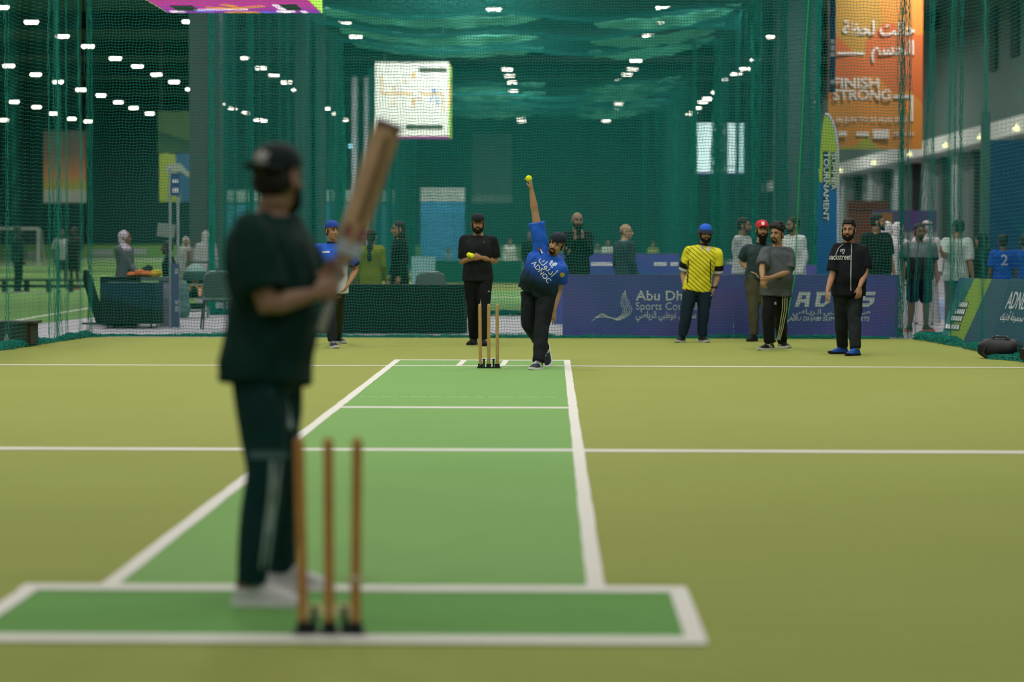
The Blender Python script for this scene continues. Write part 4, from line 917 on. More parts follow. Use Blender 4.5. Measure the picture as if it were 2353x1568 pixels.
# grey t-shirt
p = Person('person with bushy black hair, grey t-shirt and white-striped track pants, hands clasped', 1783, 33.25, 1.70, -38, g=1.14, belly=.05, look=-30,
           px=dict(neck=(1787, 566, .02), head=(1785, 538, -.02), shR=(1760, 580, -.06), shL=(1812, 582, .08), elbR=(1751, 616, -.24), wriR=(1752, 640, -.38), elbL=(1811, 626, -.08), wriL=(1771, 638, -.40), pel=(1784, 662, 0), hipR=(1771, 674, -.05), hipL=(1797, 674, .05)),
           feet=dict(R=('g', 1768, 805, -52), L=('g', 1797, 800, 25)), skin='#a07a57')
p.body(hk=dict(R=dict(dirv=(.05, -.2, -1), palm=(.5, .5, 0), thumb=(.6, -.5, 0), curl=.5), L=dict(dirv=(-.85, -.05, -.5), palm=(-.2, .7, -.2), thumb=(-.2, -.5, .8), curl=.6)))
p.hair('curly'); p.beard('goatee'); p.shirt(cloth('#4b5152'), sleeve=.86, hem=-.20, loose=.03, sl_r=(.09, .092), amp=.005); p.trousers(cloth('#0e1112', .75), loose=1.1, amp=.006); p.shoes('#121416', '#c4c2b8', accent='#d0cec6')
for du in (-5, 0, 5): on_leg(p, 'white_stripe', ribbon([(1804 + du, 674), (1803 + du, 710), (1795 + du * .8, 755), (1789 + du * .6, 782)], 1.7, k=12), '#e4e6e6', 33.2)
p.print_on('trefoil_print', scaled(TREFOIL, .022), '#c9cac6', at(1785, 698, 32.9), key='trousers', right=(1, 0, 0), look=(0, 1, 0))
# black printed t-shirt
p = Person('person in a black printed t-shirt with white piping and blue shoes', 1946, 31.95, 1.74, -24, g=1.14, belly=.05, look=-16,
           px=dict(neck=(1951, 557, .02), head=(1950, 529, -.03), shR=(1924, 572, -.05), shL=(1984, 576, .06), elbR=(1913, 632, -.08), wriR=(1901, 670, -.20), elbL=(1989, 624, -.02), wriL=(1975, 660, -.24), pel=(1950, 660, 0), hipR=(1935, 672, -.03), hipL=(1964, 672, .03)),
           feet=dict(R=('g', 1936, 814, -62), L=('g', 1966, 818, -40)), skin='#a5795a')
p.body(hk=dict(R=dict(dirv=(-.1, -.2, -1), palm=(.9, .2, 0), thumb=(.2, -.9, 0), curl=.5), L=dict(dirv=(-.06, -.15, -1), palm=(-.3, .9, 0), thumb=(-.9, -.3, 0), curl=.35)))
p.hair('fringe'); p.beard('full'); p.shirt(cloth('#10161a'), sleeve=.86, hem=-.20, loose=.028, sl_r=(.09, .09)); p.trousers(cloth('#1a2122', .85), loose=1.1, amp=.007); p.shoes('#1c4fa0', '#10151b')
vw = Vector((0, 1, 0)); PR2 = lambda nm, polys, col, u, v: p.print_on(nm, polys, col, at(u, v, 31.7), right=Vector((1, .0, 0)), up=Z, look=vw)
PR2('printed_name', [textp('backstreet', .105, .004, sx=.62)], '#c6cac8', 1931, 597); PR2('logo_print', [*scaled([strip([(-.028, .0), (-.02, .035), (.0, .03), (-.006, -.005)], .010), strip([(0, .035), (.022, .035), (.03, .03), (.018, -.02), (0, -.03)], .010)], .85)], '#c6cac8', 1938, 579)
on_leg(p, 'white_piping', ribbon([(1957, 560), (1956, 590), (1955, 630), (1955, 668)], 1.7, k=12), '#b9bfbe', 31.7, key='shirt'); on_leg(p, 'white_piping', ribbon([(1937, 561), (1927, 570), (1921, 584)], 1.6, k=8), '#b9bfbe', 31.7, key='shirt')

# ------------------------------------------------------------------ people outside the cage, behind the net
def outsider(label, u, d, h, face, **k):
    return Person(label, u, d, h, face, **k)
q = outsider('person with long dark hair in a black abaya behind the black table, facing left', 917, 40.6, 1.69, -70, look=-62, skin='#9a7558'); q.body(hands=True); q.hair('long', '#0f1312'); q.robe(cloth('#0d1817'))
q.print_on('badge', [[(-.03, -.02), (.03, -.02), (.03, .02), (-.03, .02)]], '#3c62b0', q.P(.0, .3, 1.28))
q = outsider('person in an olive yellow top seen from behind, dark hair hanging down the back', 853, 40.4, 1.56, 172, skin='#9a7558'); q.body(); q.hair('tail', '#0c1413'); q.shirt(cloth('#6f7a1c'), sleeve=1.6, hem=-.45, loose=.03); q.trousers(cloth('#14201f')); q.shoes('#20282a')
q = outsider('person in a grey-green dress partly hidden between the bat and the olive top', 829, 41.4, 1.52, 10, skin='#a98667'); q.body(); q.hair('long', '#15120f'); q.robe(cloth('#4a5338'))
q = outsider('person in a black coat with hands raised to the face behind the purple boards', 1325, 40.3, 1.84, 14, skin='#94705a', px=dict(wriR=(1322, 548, -.22), wriL=(1338, 546, -.20), elbR=(1303, 585, -.1), elbL=(1356, 580, -.08)))
q.body(hk=dict(R=dict(dirv=(.3, 0, 1), curl=.7, thumb=(1, 0, 0)), L=dict(dirv=(-.3, 0, 1), curl=.7, thumb=(-1, 0, 0)))); q.hair('shaved', '#2a2523'); q.beard('full'); q.shirt(cloth('#0f1b1b'), sleeve=1.6, hem=-.6, loose=.035); q.trousers(cloth('#0e1414')); q.shoes('#101414')
mb = MB(); c = at(1330, 532, 40.05); mb.box((c.x - .04, c.y - .006, c.z - .07), (c.x + .04, c.y + .006, c.z + .07)); o = mb.build('mobile_phone', mat('phone dark', '#15181c', .3)); tag(o, 'dark mobile phone held up by the person in the black coat', 'phone')
q = outsider('bald person in a dark grey suit jacket looking right behind the purple boards', 1436, 41.8, 1.66, 128, look=72, skin='#b08a6c'); q.body(); q.hair('shaved', '#6a5548'); q.shirt(cloth('#2b3c46'), sleeve=1.6, hem=-.36, loose=.03); q.trousers(cloth('#18242a')); q.shoes('#101414'); q.collar('#a9b2bb')
q = outsider('person in a white long-sleeved shirt looking right, left of the red cap', 1706, 40.6, 1.76, 62, look=70, g=1.1, belly=.03, skin='#8f6a52', px=dict(wriR=(1736, 604, -.2), elbR=(1712, 602, -.1))); q.body(); q.hair('short'); q.beard('full', '#3c3a38'); q.shirt(cloth('#a4aaa8'), sleeve=1.6, hem=-.1, loose=.03); q.trousers(cloth('#0f1d22')); q.shoes('#101414')
q = outsider('person in a white checked shirt facing left, behind the seam of the net', 1822, 40.4, 1.77, -58, look=-66, g=1.1, skin='#8f6a52'); q.body(); q.hair('short'); q.beard('full'); q.shirt(cloth('#bcc2bf'), sleeve=1.35, hem=-.2, loose=.035); q.trousers(cloth('#122026')); q.shoes('#101414')
q = outsider('person in a black t-shirt with a black beard looking right behind the printed t-shirt', 2014, 39.4, 1.82, 28, look=74, g=1.14, belly=.04, skin='#a5795a'); q.body(); q.hair('short'); q.beard('full'); q.shirt(cloth('#0e1918'), sleeve=.85, hem=-.2, loose=.03); q.trousers(cloth('#101616')); q.shoes('#101414')
q = outsider('person in a white robe and white headcloth with back turned, left of the net opening', 2036, 42.6, 1.72, 165, skin='#96705a'); q.body(); q.robe(cloth('#c5c0c4')); q.scarf(cloth('#cfcacd'), 'headcloth', 1)
q = outsider('person in a white robe beside the gathered net at the cage corner', 2060, 41.6, 1.70, -150, skin='#96705a'); q.body(); q.robe(cloth('#cdc8cb')); q.scarf(cloth('#d3ced1'), 'headcloth', 1)
q = outsider('person in white robe and headcloth with black cord, behind the grey and black shirt', 2126, 43.4, 1.74, -20, look=-50, skin='#96705a'); q.body(); q.robe(cloth('#b9b2b6')); q.scarf(cloth('#bfb9bd'), 'headcloth', 1, True)
q = Person('person in grey and black t-shirt, navy shorts and orange shoes in the net opening', 2111, 39.6, 1.70, 6, g=1.16, belly=.05, look=14, skin='#84604a', feet=dict(R=('g', 2090, 763, -25), L=('g', 2128, 762, 30)), px=dict(neck=(2113, 556, 0), head=(2113, 533, -.02), shR=(2087, 567, 0), shL=(2141, 567, 0)))
q.body(hk=dict(R=dict(curl=.4), L=dict(curl=.4))); q.hair('short'); q.beard('goatee'); q.shirt(ramp_mat('two tone shirt', [(0, '#11191a'), (.5, '#11191a'), (.505, '#5b6568'), (1, '#666f72')], (0, 0, 1), .92, 1.40, interp='LINEAR'), sleeve=.85, hem=-.2, loose=.03); q.trousers(cloth('#0d1d33'), shorts=True, end=.92, loose=1.15); q.shoes('#2a1a18', '#ff5a48')
q = outsider('person in a white t-shirt with back turned, reaching out to the net on the right', 2196, 38.7, 1.72, 150, look=-140, skin='#9a735a', px=dict(elbL=(2172, 590, -.1), wriL=(2163, 578, -.25))); q.body(); q.hair('short', '#0f1c17'); q.shirt(cloth('#a5b5ac'), sleeve=.9, hem=-.2, loose=.035); q.trousers(cloth('#4d5954')); q.shoes('#20282a')
q = outsider('person in a black abaya and black headscarf on the far right, beside the blue wall', 2254, 42.6, 1.53, -140, g=1.3, skin='#8c6a58'); q.body(); q.robe(cloth('#0a1e1a'), w1=.34); q.scarf(cloth('#0a1e1a'), 'headscarf', 1)
def num_shirt(label, u, n_, d=41.0, face=180):
    q = outsider(label, u, d, 1.50, face, skin='#5d4636'); q.body(); q.hair('short', '#0b1010'); q.shirt(cloth('#12419c'), sleeve=.85, hem=-.2, loose=.03); q.trousers(cloth('#0c2050'), shorts=True, end=.8); q.shoes('#15181c')
    if face > 90: q.print_on('number_print', [textp(n_, .24, .008)], '#aab6c8', q.P(0, -.4, 1.20), right=-q.l, look=q.f)
num_shirt('young person in a blue shirt with the number 2 on the back, far right', 2303, '2'); num_shirt('young person in a blue shirt partly cut off at the right edge of the frame', 2353, '1', 41.9)
q = outsider('person in a white headscarf and grey dress standing behind the black table on the left', 287, 42.85, 1.54, 62, look=72, skin='#7a543f', px=dict(wriR=(318, 628, -.2), elbR=(300, 612, -.05))); q.body(); q.robe(cloth('#52565a')); q.scarf(cloth('#b4aab8'), 'headscarf', 1)
q = outsider('person in dark clothes bending over the left table beside the sign post', 388, 42.75, 1.36, -70, skin='#4a382e', px=dict(neck=(388, 590, 0), head=(384, 570, 0))); q.body(); q.hair('short'); q.robe(cloth('#0f1a1a'))
q = outsider('person in a white robe and headcloth near the pillar, beyond the stroller', 474, 56, 1.58, -170, skin='#96705a', detail=0); q.body(); q.robe(cloth('#c0bbc0')); q.scarf(cloth('#c8c3c8'), 'headcloth', 1)
q = outsider('person in a white and red shirt beyond the stroller', 428, 60, 1.45, 10, skin='#96705a', detail=0); q.body(); q.scarf(cloth('#bcb6ba'), 'headcloth'); q.shirt(ramp_mat('white red shirt', [(0, '#b8b2b6'), (.5, '#b8b2b6'), (.55, '#6a2c28'), (1, '#c0babd')], (1, 0, 0), -.25, .3), sleeve=1.6, hem=-.3); q.trousers(cloth('#a8a4a8')); q.shoes('#444444')
q = outsider('player in dark kit in front of the white goal on the left', 42, 67, 1.72, 120, skin='#3a2c26', detail=0, g=1.05); q.body(); q.hair('short'); q.shirt(cloth('#10201e'), sleeve=1.5, hem=-.2, loose=.04); q.trousers(cloth('#0f1c1b')); q.shoes('#121818')
q = outsider('player in dark kit with grey socks seen between the two gathered nets on the left', 172, 71.5, 1.74, -30, skin='#3a2c26', detail=0, g=1.05); q.body(); q.hair('short'); q.shirt(cloth('#23211f'), sleeve=.9, hem=-.2, loose=.04); q.trousers(cloth('#161c1c'), shorts=True, end=.9); q.shoes('#7d2f2c', '#a03a36', socks='#9a9ca0')
q = outsider('player in a white top standing next to the dark player on the left', 143, 74, 1.68, 20, skin='#4a382e', detail=0); q.body(); q.hair('short'); q.shirt(cloth('#8c8f8c'), sleeve=.9, hem=-.2); q.trousers(cloth('#26302e'), shorts=True, end=.9); q.shoes('#8c8f8c')
for (u, d, h, c1, lab) in ((1171, 85.5, 1.44, '#c4c8c4', 'small person in white far down the hall, left of the raised bowling arm'), (1030, 85.8, 1.12, '#5d86a0', 'small person in pale blue far down the hall, left of the black-capped person'),
                           (1396, 86, 1.40, '#c4c8c4', 'small person in white far down the hall, left of the bald man'), (1500, 86, 1.36, '#8f9a58', 'small person in olive far down the hall, right of the bald man'), (1218, 72, 1.66, '#0e1c1a', 'dark dressed person far down the hall, directly behind the bowler\'s arm'), (1372, 90, 1.30, '#7c8a86', 'small person in grey far down the hall, between the black coat and the bald man')):
    q = outsider(lab, u, d, h, 10, skin='#8a6a55', detail=0); q.body(hands=False); q.hair('short'); q.shirt(cloth(c1), sleeve=1.5, hem=-.4, loose=.04); q.trousers(cloth('#1e2a2a')); q.shoes('#202424')
# ------------------------------------------------------------------ wickets
M_STUMP = mat('stump wood', '#b39257', .55, .22, 14, .35); M_STUMP2 = mat('stump wood dark', '#b07d42', .55, .25, 14, .35); M_IRON = mat('black iron', '#1c2226', .5, .1, 40)
def wicket(label, c, xs, leans, wood, rod_col, z0):
    w = empty('wicket', (c[0], c[1], z0), label, 'wicket')
    mb = MB(); 
    for x in xs: mb.box((x - .036, -.045, 0), (x + .036, .045, .012))
    mb.box((xs[0] - .03, -.012, 0), (xs[2] + .03, .012, .014)); mb.build('base', M_IRON, w, False)
    for x, ln in zip(xs, leans):
        mb = MB(); mb.lathe([(.0, 0), (.027, 0), (.027, .035), (.022, .036), (.022, .02), (0, .02)], (x, 0, .012), 16); mb.build('socket', M_IRON, w)
        k = Matrix.Translation((x, 0, .02)) @ Matrix.Rotation(ln, 4, 'Y')
        mb = MB(); mb.lathe([(0, 0), (.0175, 0), (.0185, .05), (.0185, .655), (.0175, .672), (.014, .683), (.009, .687), (.006, .683), (0, .682)], (0, 0, 0), 20, k); mb.build('stump', wood, w)
    for x in (xs[0] + .04, xs[2] - .04): mb = MB(); mb.box((x - .011, -.014, .01), (x + .011, .014, .105)); mb.build('upright', M_IRON, w, False)
    mb = MB(); mb.tube([(xs[0] + .01, -.0, .10), (xs[2] - .01, -.0, .10)], .009, 10); mb.build('cross_rod', mat('rod ' + rod_col, rod_col, .35, .05), w)
    return w
cF = ground(1123, 847.5); wF = wicket('far wicket of three pale wooden stumps beside the bowler, left of his feet', cF, (-.092, .0, .094), (-.010, 0, -.004), M_STUMP, '#c9d0d6', .006)
mb = MB(); mb.tube([(-.088, -.02, .10), (-.07, -.026, .06), (-.10, -.024, .03)], .004, 6); mb.build('string', mat('string', '#b9a77a', .9), wF)
mb = MB(); mb.lathe([(.0045, 0), (.003, .02), (.0, .06)], (-.0905, 0, .70), 8); mb.build('splinter', mat('pale splinter', '#d6d2c4', .8), wF)
cN = ground(757, 1463); wN = wicket('near blurred wicket of three brown wooden stumps in front of the batter', cN, (-.093, .0, .093), (-.022, -.006, .010), M_STUMP2, '#c8c06a', .0065)
for x in (-.046, .046): mb = MB(); mb.box((x - .034, -.012, .075), (x + .034, .0, .098)); mb.build('spring_tab', mat('tab cream', '#d8d2a8', .5), wN, False)
mb = MB(); mb.tube([(.093 + .022 * math.cos(t), .022 * math.sin(t), .20) for t in [2 * PI * i / 14 for i in range(14)]], .012, 6, close=True); mb.build('tape_band', mat('tape', '#b9a988', .7), wN)

# ------------------------------------------------------------------ boards and banners
DB = 37.42
def panel_mat(name, c1, c2, c3):
    if name in MATS: return MATS[name]
    m, n, l, b = new_mat(name); tc = n.new('ShaderNodeTexCoord'); nz = n.new('ShaderNodeTexNoise'); nz.inputs['Scale'].default_value = .45; nz.inputs['Detail'].default_value = 1; nz.inputs['Distortion'].default_value = .8
    mp = n.new('ShaderNodeMapping'); mp.inputs['Rotation'].default_value = (0, .6, 0); mp.inputs['Scale'].default_value = (1, 1, 1.6); l.new(tc.outputs['Object'], mp.inputs[0]); l.new(mp.outputs[0], nz.inputs['Vector'])
    cr = n.new('ShaderNodeValToRGB'); e = cr.color_ramp.elements; e[0].position = .34; e[0].color = (*lin(c1), 1); e[1].position = .66; e[1].color = (*lin(c3), 1); x = e.new(.5); x.color = (*lin(c2), 1)
    l.new(nz.outputs['Fac'], cr.inputs['Fac']); l.new(cr.outputs['Color'], b.inputs['Base Color']); b.inputs['Roughness'].default_value = .6; MATS[name] = m; return m
M_PURP = panel_mat('purple banner print', '#464499', '#5645a6', '#6b419e'); M_PURP2 = panel_mat('blue purple banner print', '#34509c', '#4a4aa4', '#6b3fa0')
M_PRINT = mat('white banner print', '#d3d6da', .6, .03)
def board(label, u0, u1, vt, d, m, thick=.05, feet=True, group=None):
    a, b = at(u0, vt, d), at(u1, vt, d); h = a.z; o = empty('advertising_board', (a.x, d, 0.0), label, 'board', group)
    L = b.x - a.x; mb = MB(); mb.box((0, 0, .01), (L, thick, h)); mb.build('panel', m, o, False)
    mb = MB(); mb.tube([(0.012, thick / 2, .0), (0.012, thick / 2, h + .004), (L - .012, thick / 2, h + .004), (L - .012, thick / 2, 0)], .013, 8); mb.build('frame', mat('board frame', '#3a3f66', .5), o)
    if feet:
        for x in (.25, L - .25): mb = MB(); mb.tube([(x, thick, h * .75), (x, thick + .38, .012), (x, thick + .05, .012)], .014, 8); mb.build('support_leg', M_IRON, o)
    return o
def bp(o, u, v, d): q = at(u, v, d) - Vector(o.location); return Vector((q.x, -.003, q.z))
FR = lambda p: frame(p, (1, 0, 0), (0, 0, 1))
K = DB / F
b1 = board('purple board lettered Abu Dhabi Sports Council, behind the bowler and the yellow shirt', 1293, 1685.5, 633, DB, M_PURP)
mb = MB(); put_text(mb, 'Abu Dhabi', FR(bp(b1, 1461, 690, DB)), 31 * K, 146 * K, bold=.014); mb.build('lettering', M_PRINT, b1, False)
mb = MB(); put_text(mb, 'Sports Council', FR(bp(b1, 1461, 712, DB)), 25 * K, 139 * K, bold=-.004); mb.build('lettering', M_PRINT, b1, False)
mb = MB(); put_text(mb, arabic('مجلس أبوظبي الرياضي'), FR(bp(b1, 1461, 731, DB)), 22 * K, 139 * K, bold=.012); mb.build('arabic_lettering', M_PRINT, b1, False)
mb = MB()
for i in range(6):
    t = i / 5; pts = [(1437, 667), (1430 + 9 * t, 680), (1427 + 19 * t, 697), (1431 + 21 * t, 712), (1428 + 17 * t, 724), (1417 + 5 * t, 731 + 5 * t), (1400 + 3 * t, 729 + 2 * t), (1384 + 3 * t, 721 + 8 * t), (1371, 728 + 3 * t), (1358, 740)]
    sm = []
    for j in range(len(pts) - 1):
        p0, p1, p2, p3 = pts[max(j - 1, 0)], pts[j], pts[j + 1], pts[min(j + 2, len(pts) - 1)]
        for q in range(6):
            s_ = q / 6; sm.append(tuple(.5 * (2 * p1[c] + (p2[c] - p0[c]) * s_ + (2 * p0[c] - 5 * p1[c] + 4 * p2[c] - p3[c]) * s_ ** 2 + (3 * p1[c] - p0[c] - 3 * p2[c] + p3[c]) * s_ ** 3) for c in (0, 1)))
    vs, fs = strip([tuple((bp(b1, u, v, DB).x, bp(b1, u, v, DB).z)) for u, v in sm], [.003 + .005 * math.sin(PI * min(1, (j + 2) / len(sm))) for j in range(len(sm))]); mb.add([(x, -.004 - .0004 * i, z) for x, z in vs], fs)
mb.build('swoosh_logo', M_PRINT, b1, False)
b2 = board('purple board lettered ADSS Abu Dhabi Summer Sports, behind the printed black t-shirt', 1687, 2066, 633, DB, M_PURP)
def letters(o, polys, u0, v0, sc, d, nm):
    mb = MB()
    for p_ in polys: mb.prism([(x, y) for x, y in p_], .003, frame(bp(o, u0, v0, d) , (1, 0, 0), (0, 0, 1)) @ Matrix.Diagonal((sc, sc, 1, 1)))
    mb.build(nm, M_PRINT, o, False)
def ital(ps): return [[(x + .18 * y, y) for x, y in p_] for p_ in ps]
LA = ital([[(0, 0), (.28, 0), (.32, .28), (.5, .28), (.5, .5), (.34, .5), (.38, .78), (.62, .78), (.62, 1), (.12, 1)], [(.5, .28), (.66, .28), (.66, 0), (.94, 0), (.9, 1), (.6, 1), (.62, .78), (.66, .5), (.5, .5)]])
LD = ital([[(0, 0), (.6, 0), (.6, .22), (.28, .22), (.30, .78), (.6, .78), (.6, 1), (-.06, 1), (0, .8)], [(.6, 0), (.94, .3), (.94, 1), (.6, 1), (.6, .78), (.66, .78), (.66, .36), (.6, .22)]])
LS = ital([[(0, 0), (.62, 0), (.94, .26), (.94, .6), (.3, .6), (.3, .78), (.92, .78), (.94, 1), (.02, 1), (0, .42), (.64, .42), (.64, .22), (.0, .22)]])
for ps, u in ((LA, 1826), (LD, 1872), (LS, 1923), (LS, 1974)): letters(b2, ps, u, 705, 34 * K, DB, 'initial')
mb = MB(); put_text(mb, arabic('صـيف أبوظـبي الـريـاضي'), FR(bp(b2, 1821, 722, DB)), 17 * K, 178 * K, bold=.01); mb.build('arabic_lettering', M_PRINT, b2, False)
mb = MB(); put_text(mb, 'ABU DHABI SUMMER SPORTS', FR(bp(b2, 1812, 737, DB)), 12.5 * K, 186 * K, bold=.018, shear=.2); mb.build('lettering', M_PRINT, b2, False)
mb = MB()
for ps in ([(1752, 742), (1756, 742), (1760, 728), (1766, 735), (1769, 733), (1763, 722), (1768, 716), (1764, 713), (1757, 718), (1751, 715), (1749, 719), (1756, 724)], [(1755, 706), (1761, 706), (1764, 710), (1758, 712)], [(1798, 672), (1815, 672), (1818, 676), (1802, 680)], [(1800, 740), (1812, 735), (1815, 738), (1804, 744)]): mb.prism([(bp(b2, u, v, DB).x, bp(b2, u, v, DB).z) for u, v in ps], .003, Matrix(((1, 0, 0, 0), (0, 0, -1, 0), (0, 1, 0, 0), (0, 0, 0, 1))))
mb.build('figure_logo', M_PRINT, b2, False)
b3 = board('blue and purple board standing behind the black coat and the bald person', 1272, 1560, 584, 43.0, M_PURP2)
for u0, u1 in ((1358, 1412), (1502, 1532), (1540, 1558)):
    mb = MB(); a_, c_ = bp(b3, u0, 611, 43), bp(b3, u1, 603, 43); mb.box((a_.x, -.005, a_.z), (c_.x, -.001, c_.z)); mb.build('white_strip', M_PRINT, b3, False)
b4 = board('low purple board standing behind the yellow shirt and the white shirts', 1563, 1876, 611, 43.2, M_PURP)
# leaning boards outside the right net
def lean_board(label, a, b, h, mats, lean=.32):
    a, b = Vector(a), Vector(b); d = (b - a); L = d.length; d.normalize(); n = Vector((d.y, -d.x, 0)); up = (Z - n * lean * -1 * -1).normalized() if False else (Z + Vector((-n.x, -n.y, 0)) * lean).normalized()
    o = empty('advertising_board', a, label, 'board'); M = Matrix(((d.x, up.x, -n.x, 0), (d.y, up.y, -n.y, 0), (d.z, up.z, -n.z, 0), (0, 0, 0, 1)))
    mb = MB(); mb.box((0, 0, 0), (L, h, .03), M); mb.build('panel', mats, o, False)
    mb = MB(); mb.box((0, 0, .03), (L, .02, .45), M); mb.build('support_leg', M_IRON, o, False); return o, M @ Matrix.Translation((0, 0, -.004)), L
c0, c1, c2 = ground(2158, 789), ground(2272, 801), ground(2368, 812); dv_ = (c1 - c0); Lb = dv_.length; dv_.normalize()
def flipz(M): return M @ Matrix.Diagonal((1, 1, -1, 1))
m, n, l, b = new_mat('green diagonal board'); tc = n.new('ShaderNodeTexCoord'); dt = n.new('ShaderNodeVectorMath'); dt.operation = 'DOT_PRODUCT'; dt.inputs[1].default_value = (dv_.x, dv_.y, -.38); l.new(tc.outputs['Object'], dt.inputs[0])
cr = n.new('ShaderNodeValToRGB'); cr.color_ramp.interpolation = 'CONSTANT'; e = cr.color_ramp.elements; e[0].position = 0; e[0].color = (*lin('#164f86'), 1); e[1].position = .04; e[1].color = (*lin('#17666c'), 1); x = e.new(.22); x.color = (*lin('#7f9c30'), 1); x = e.new(.52); x.color = (*lin('#23475f'), 1)
mr = n.new('ShaderNodeMapRange'); mr.inputs['From Min'].default_value = -.25; mr.inputs['From Max'].default_value = Lb; l.new(dt.outputs['Value'], mr.inputs['Value']); l.new(mr.outputs['Result'], cr.inputs['Fac']); l.new(cr.outputs['Color'], b.inputs['Base Color']); b.inputs['Roughness'].default_value = .6
lb1, M1, L1 = lean_board('blue teal and lime board with white lettering, leaning outside the right net', c0, c1, .95, m)
for i, (tx, x0, y0, w) in enumerate(((0, .30, .54, .30), (0, .24, .44, .34), (0, .16, .34, .40), (0, .06, .22, .50))):
    mb = MB(); rr = MB(); rr.box((x0, y0 - .015, .001), (x0 + w, y0 + .075, .004), flipz(M1))
    k = 5; mb = MB()
    for j in range(k): mb.box((x0 + w * j / k + .008, y0, .002), (x0 + w * (j + .8) / k, y0 + .065, .006), flipz(M1))
    rr.build('print_block', mat('dark print', '#0d3d40', .6), lb1, False); mb.build('print_mark', M_PRINT, lb1, False)
lb2, M2, L2 = lean_board('dark blue board lettered ADNEC, leaning outside the right net behind the black bags', c1, c2, .97, mat('navy board', '#23475f', .6, .15, 2))
mb = MB(); put_text(mb, 'ADNEC', flipz(M2) @ Matrix.Translation((L2 * .10, .56, .002)), .34, L2 * .55, bold=.002); mb.build('lettering', M_PRINT, lb2, False)
mb = MB(); put_text(mb, arabic('مجموعة أدنيك'), flipz(M2) @ Matrix.Translation((L2 * .06, .40, .002)), .14, L2 * .55, bold=.002); mb.build('arabic_lettering', M_PRINT, lb2, False)
mb = MB()
for j in range(6): mb.box((L2 * (.04 + .06 * j), .12, .002), (L2 * (.08 + .06 * j), .17 + .02 * (j % 2), .006), flipz(M2))
mb.build('print_mark', M_PRINT, lb2, False)
# feather flag
DFl = 41.5; fp = at(1902, 640, DFl); ff = empty('feather_flag', (fp.x, DFl, 0), 'lime and blue feather flag with vertical lettering beside the orange banner', 'flag')
def fl(u, v): q = at(u, v, DFl); return (q.x - fp.x, q.z)
edge = [(1878, 700), (1878, 560), (1881, 440), (1885, 360), (1890, 290), (1896, 262), (1904, 265), (1913, 280), (1920, 302), (1924, 335), (1925, 400), (1924, 500), (1924, 620), (1924, 700)]
mb = MB(); mb.prism([fl(u, v) for u, v in edge], .012, Matrix(((1, 0, 0, 0), (0, 0, 1, 0), (0, 1, 0, 0), (0, 0, 0, 1)))); zz = fl(1900, 425)[1]
mb.build('flag_cloth', ramp_mat('lime blue flag', [(0, '#15508f'), (.5, '#1a5f9f'), (.502, '#a7bd2e'), (1, '#8fae3c')], (.35, 0, 1), zz - 1.2, zz + 1.2, interp='LINEAR'), ff, False)
mb = MB(); mb.tube([Vector((fl(u, v)[0], .0, fl(u, v)[1])) for u, v in ((1896, 262), (1904, 264), (1913, 279), (1920.5, 302), (1925, 335), (1926, 400), (1925.5, 500), (1925, 640), (1925, 700))] + [Vector((fl(1925, 700)[0], 0, .0))], .022, 10); mb.build('pole', mat('pole white', '#b4b6c2', .4), ff)
mb = MB(); mb.lathe([(.0, 0), (.22, 0), (.22, .05), (.05, .08), (0, .08)], (fl(1925, 700)[0], 0, 0), 20); mb.build('base', M_IRON, ff)
for tx, u0, v0, v1, sz in (('TOURNAMENT', 1892, 350, 508, 15), ('SUMMER', 1910, 352, 438, 11)):
    q = fl(u0, v0); L = fl(u0, v0)[1] - fl(u0, v1)[1]
    mb = MB(); mb.box((q[0] - .008, -.006, q[1] - L), (q[0] + (sz - 2) * DFl / F, -.003, q[1] + .015)); mb.build('print_backing', mat('dark print', '#0d3d40', .6), ff, False)
    mb = MB(); put_text(mb, tx, frame((q[0] + .008, -.008, q[1]), (0, 0, -1), (1, 0, 0)), sz * DFl / F * 1.15, L, bold=.01); mb.build('lettering', M_PRINT, ff, False)
# hanging banners
def hang(name, label, u0, u1, v0, v1, d, m, cat='banner', top=None):
    a, c = at(u0, v1, d), at(u1, v0, d); zt = top or c.z; o = empty(name, (a.x, d, a.z), label, cat)
    mb = MB(); k = 14; L = c.x - a.x; hh = zt - a.z
    vs, fs = [], []
    for s_ in (0, .012):
        for j in range(6):
            for i in range(k + 1): vs.append((L * i / k, .02 * math.sin(i * .9 + j * .5) + s_, hh * j / 5))
    n_ = (k + 1) * 6
    for s_ in (0, 1):
        for j in range(5):
            for i in range(k): q = s_ * n_ + j * (k + 1) + i; fs.append((q, q + 1, q + k + 2, q + k + 1))
    mb.add(vs, fs); mb.build('banner_cloth', m, o)
    mb = MB(); mb.tube([(-.03, .006, hh), (L + .03, .006, hh)], .025, 8); mb.build('top_bar', M_IRON, o)
    for x in (.1, L - .1): mb = MB(); mb.tube([(x, .006, hh), (x, .006, 10.6 - a.z)], .008, 6); mb.build('cable', M_IRON, o)
    return o, L, hh
m, n, l, b = new_mat('orange banner print'); tc = n.new('ShaderNodeTexCoord'); mp = n.new('ShaderNodeMapping'); mp.inputs['Rotation'].default_value = (PI / 2, 0, 0); mp.inputs['Scale'].default_value = (1, 1, 1)
vo = n.new('ShaderNodeTexVoronoi'); vo.voronoi_dimensions = '2D'; vo.distance = 'MANHATTAN'; vo.inputs['Scale'].default_value = .75; vo.inputs['Randomness'].default_value = .8; l.new(tc.outputs['Object'], mp.inputs[0]); l.new(mp.outputs[0], vo.inputs['Vector'])
sp = n.new('ShaderNodeSeparateColor'); l.new(vo.outputs['Color'], sp.inputs[0]); cr = n.new('ShaderNodeValToRGB'); cr.color_ramp.interpolation = 'CONSTANT'; e = cr.color_ramp.elements
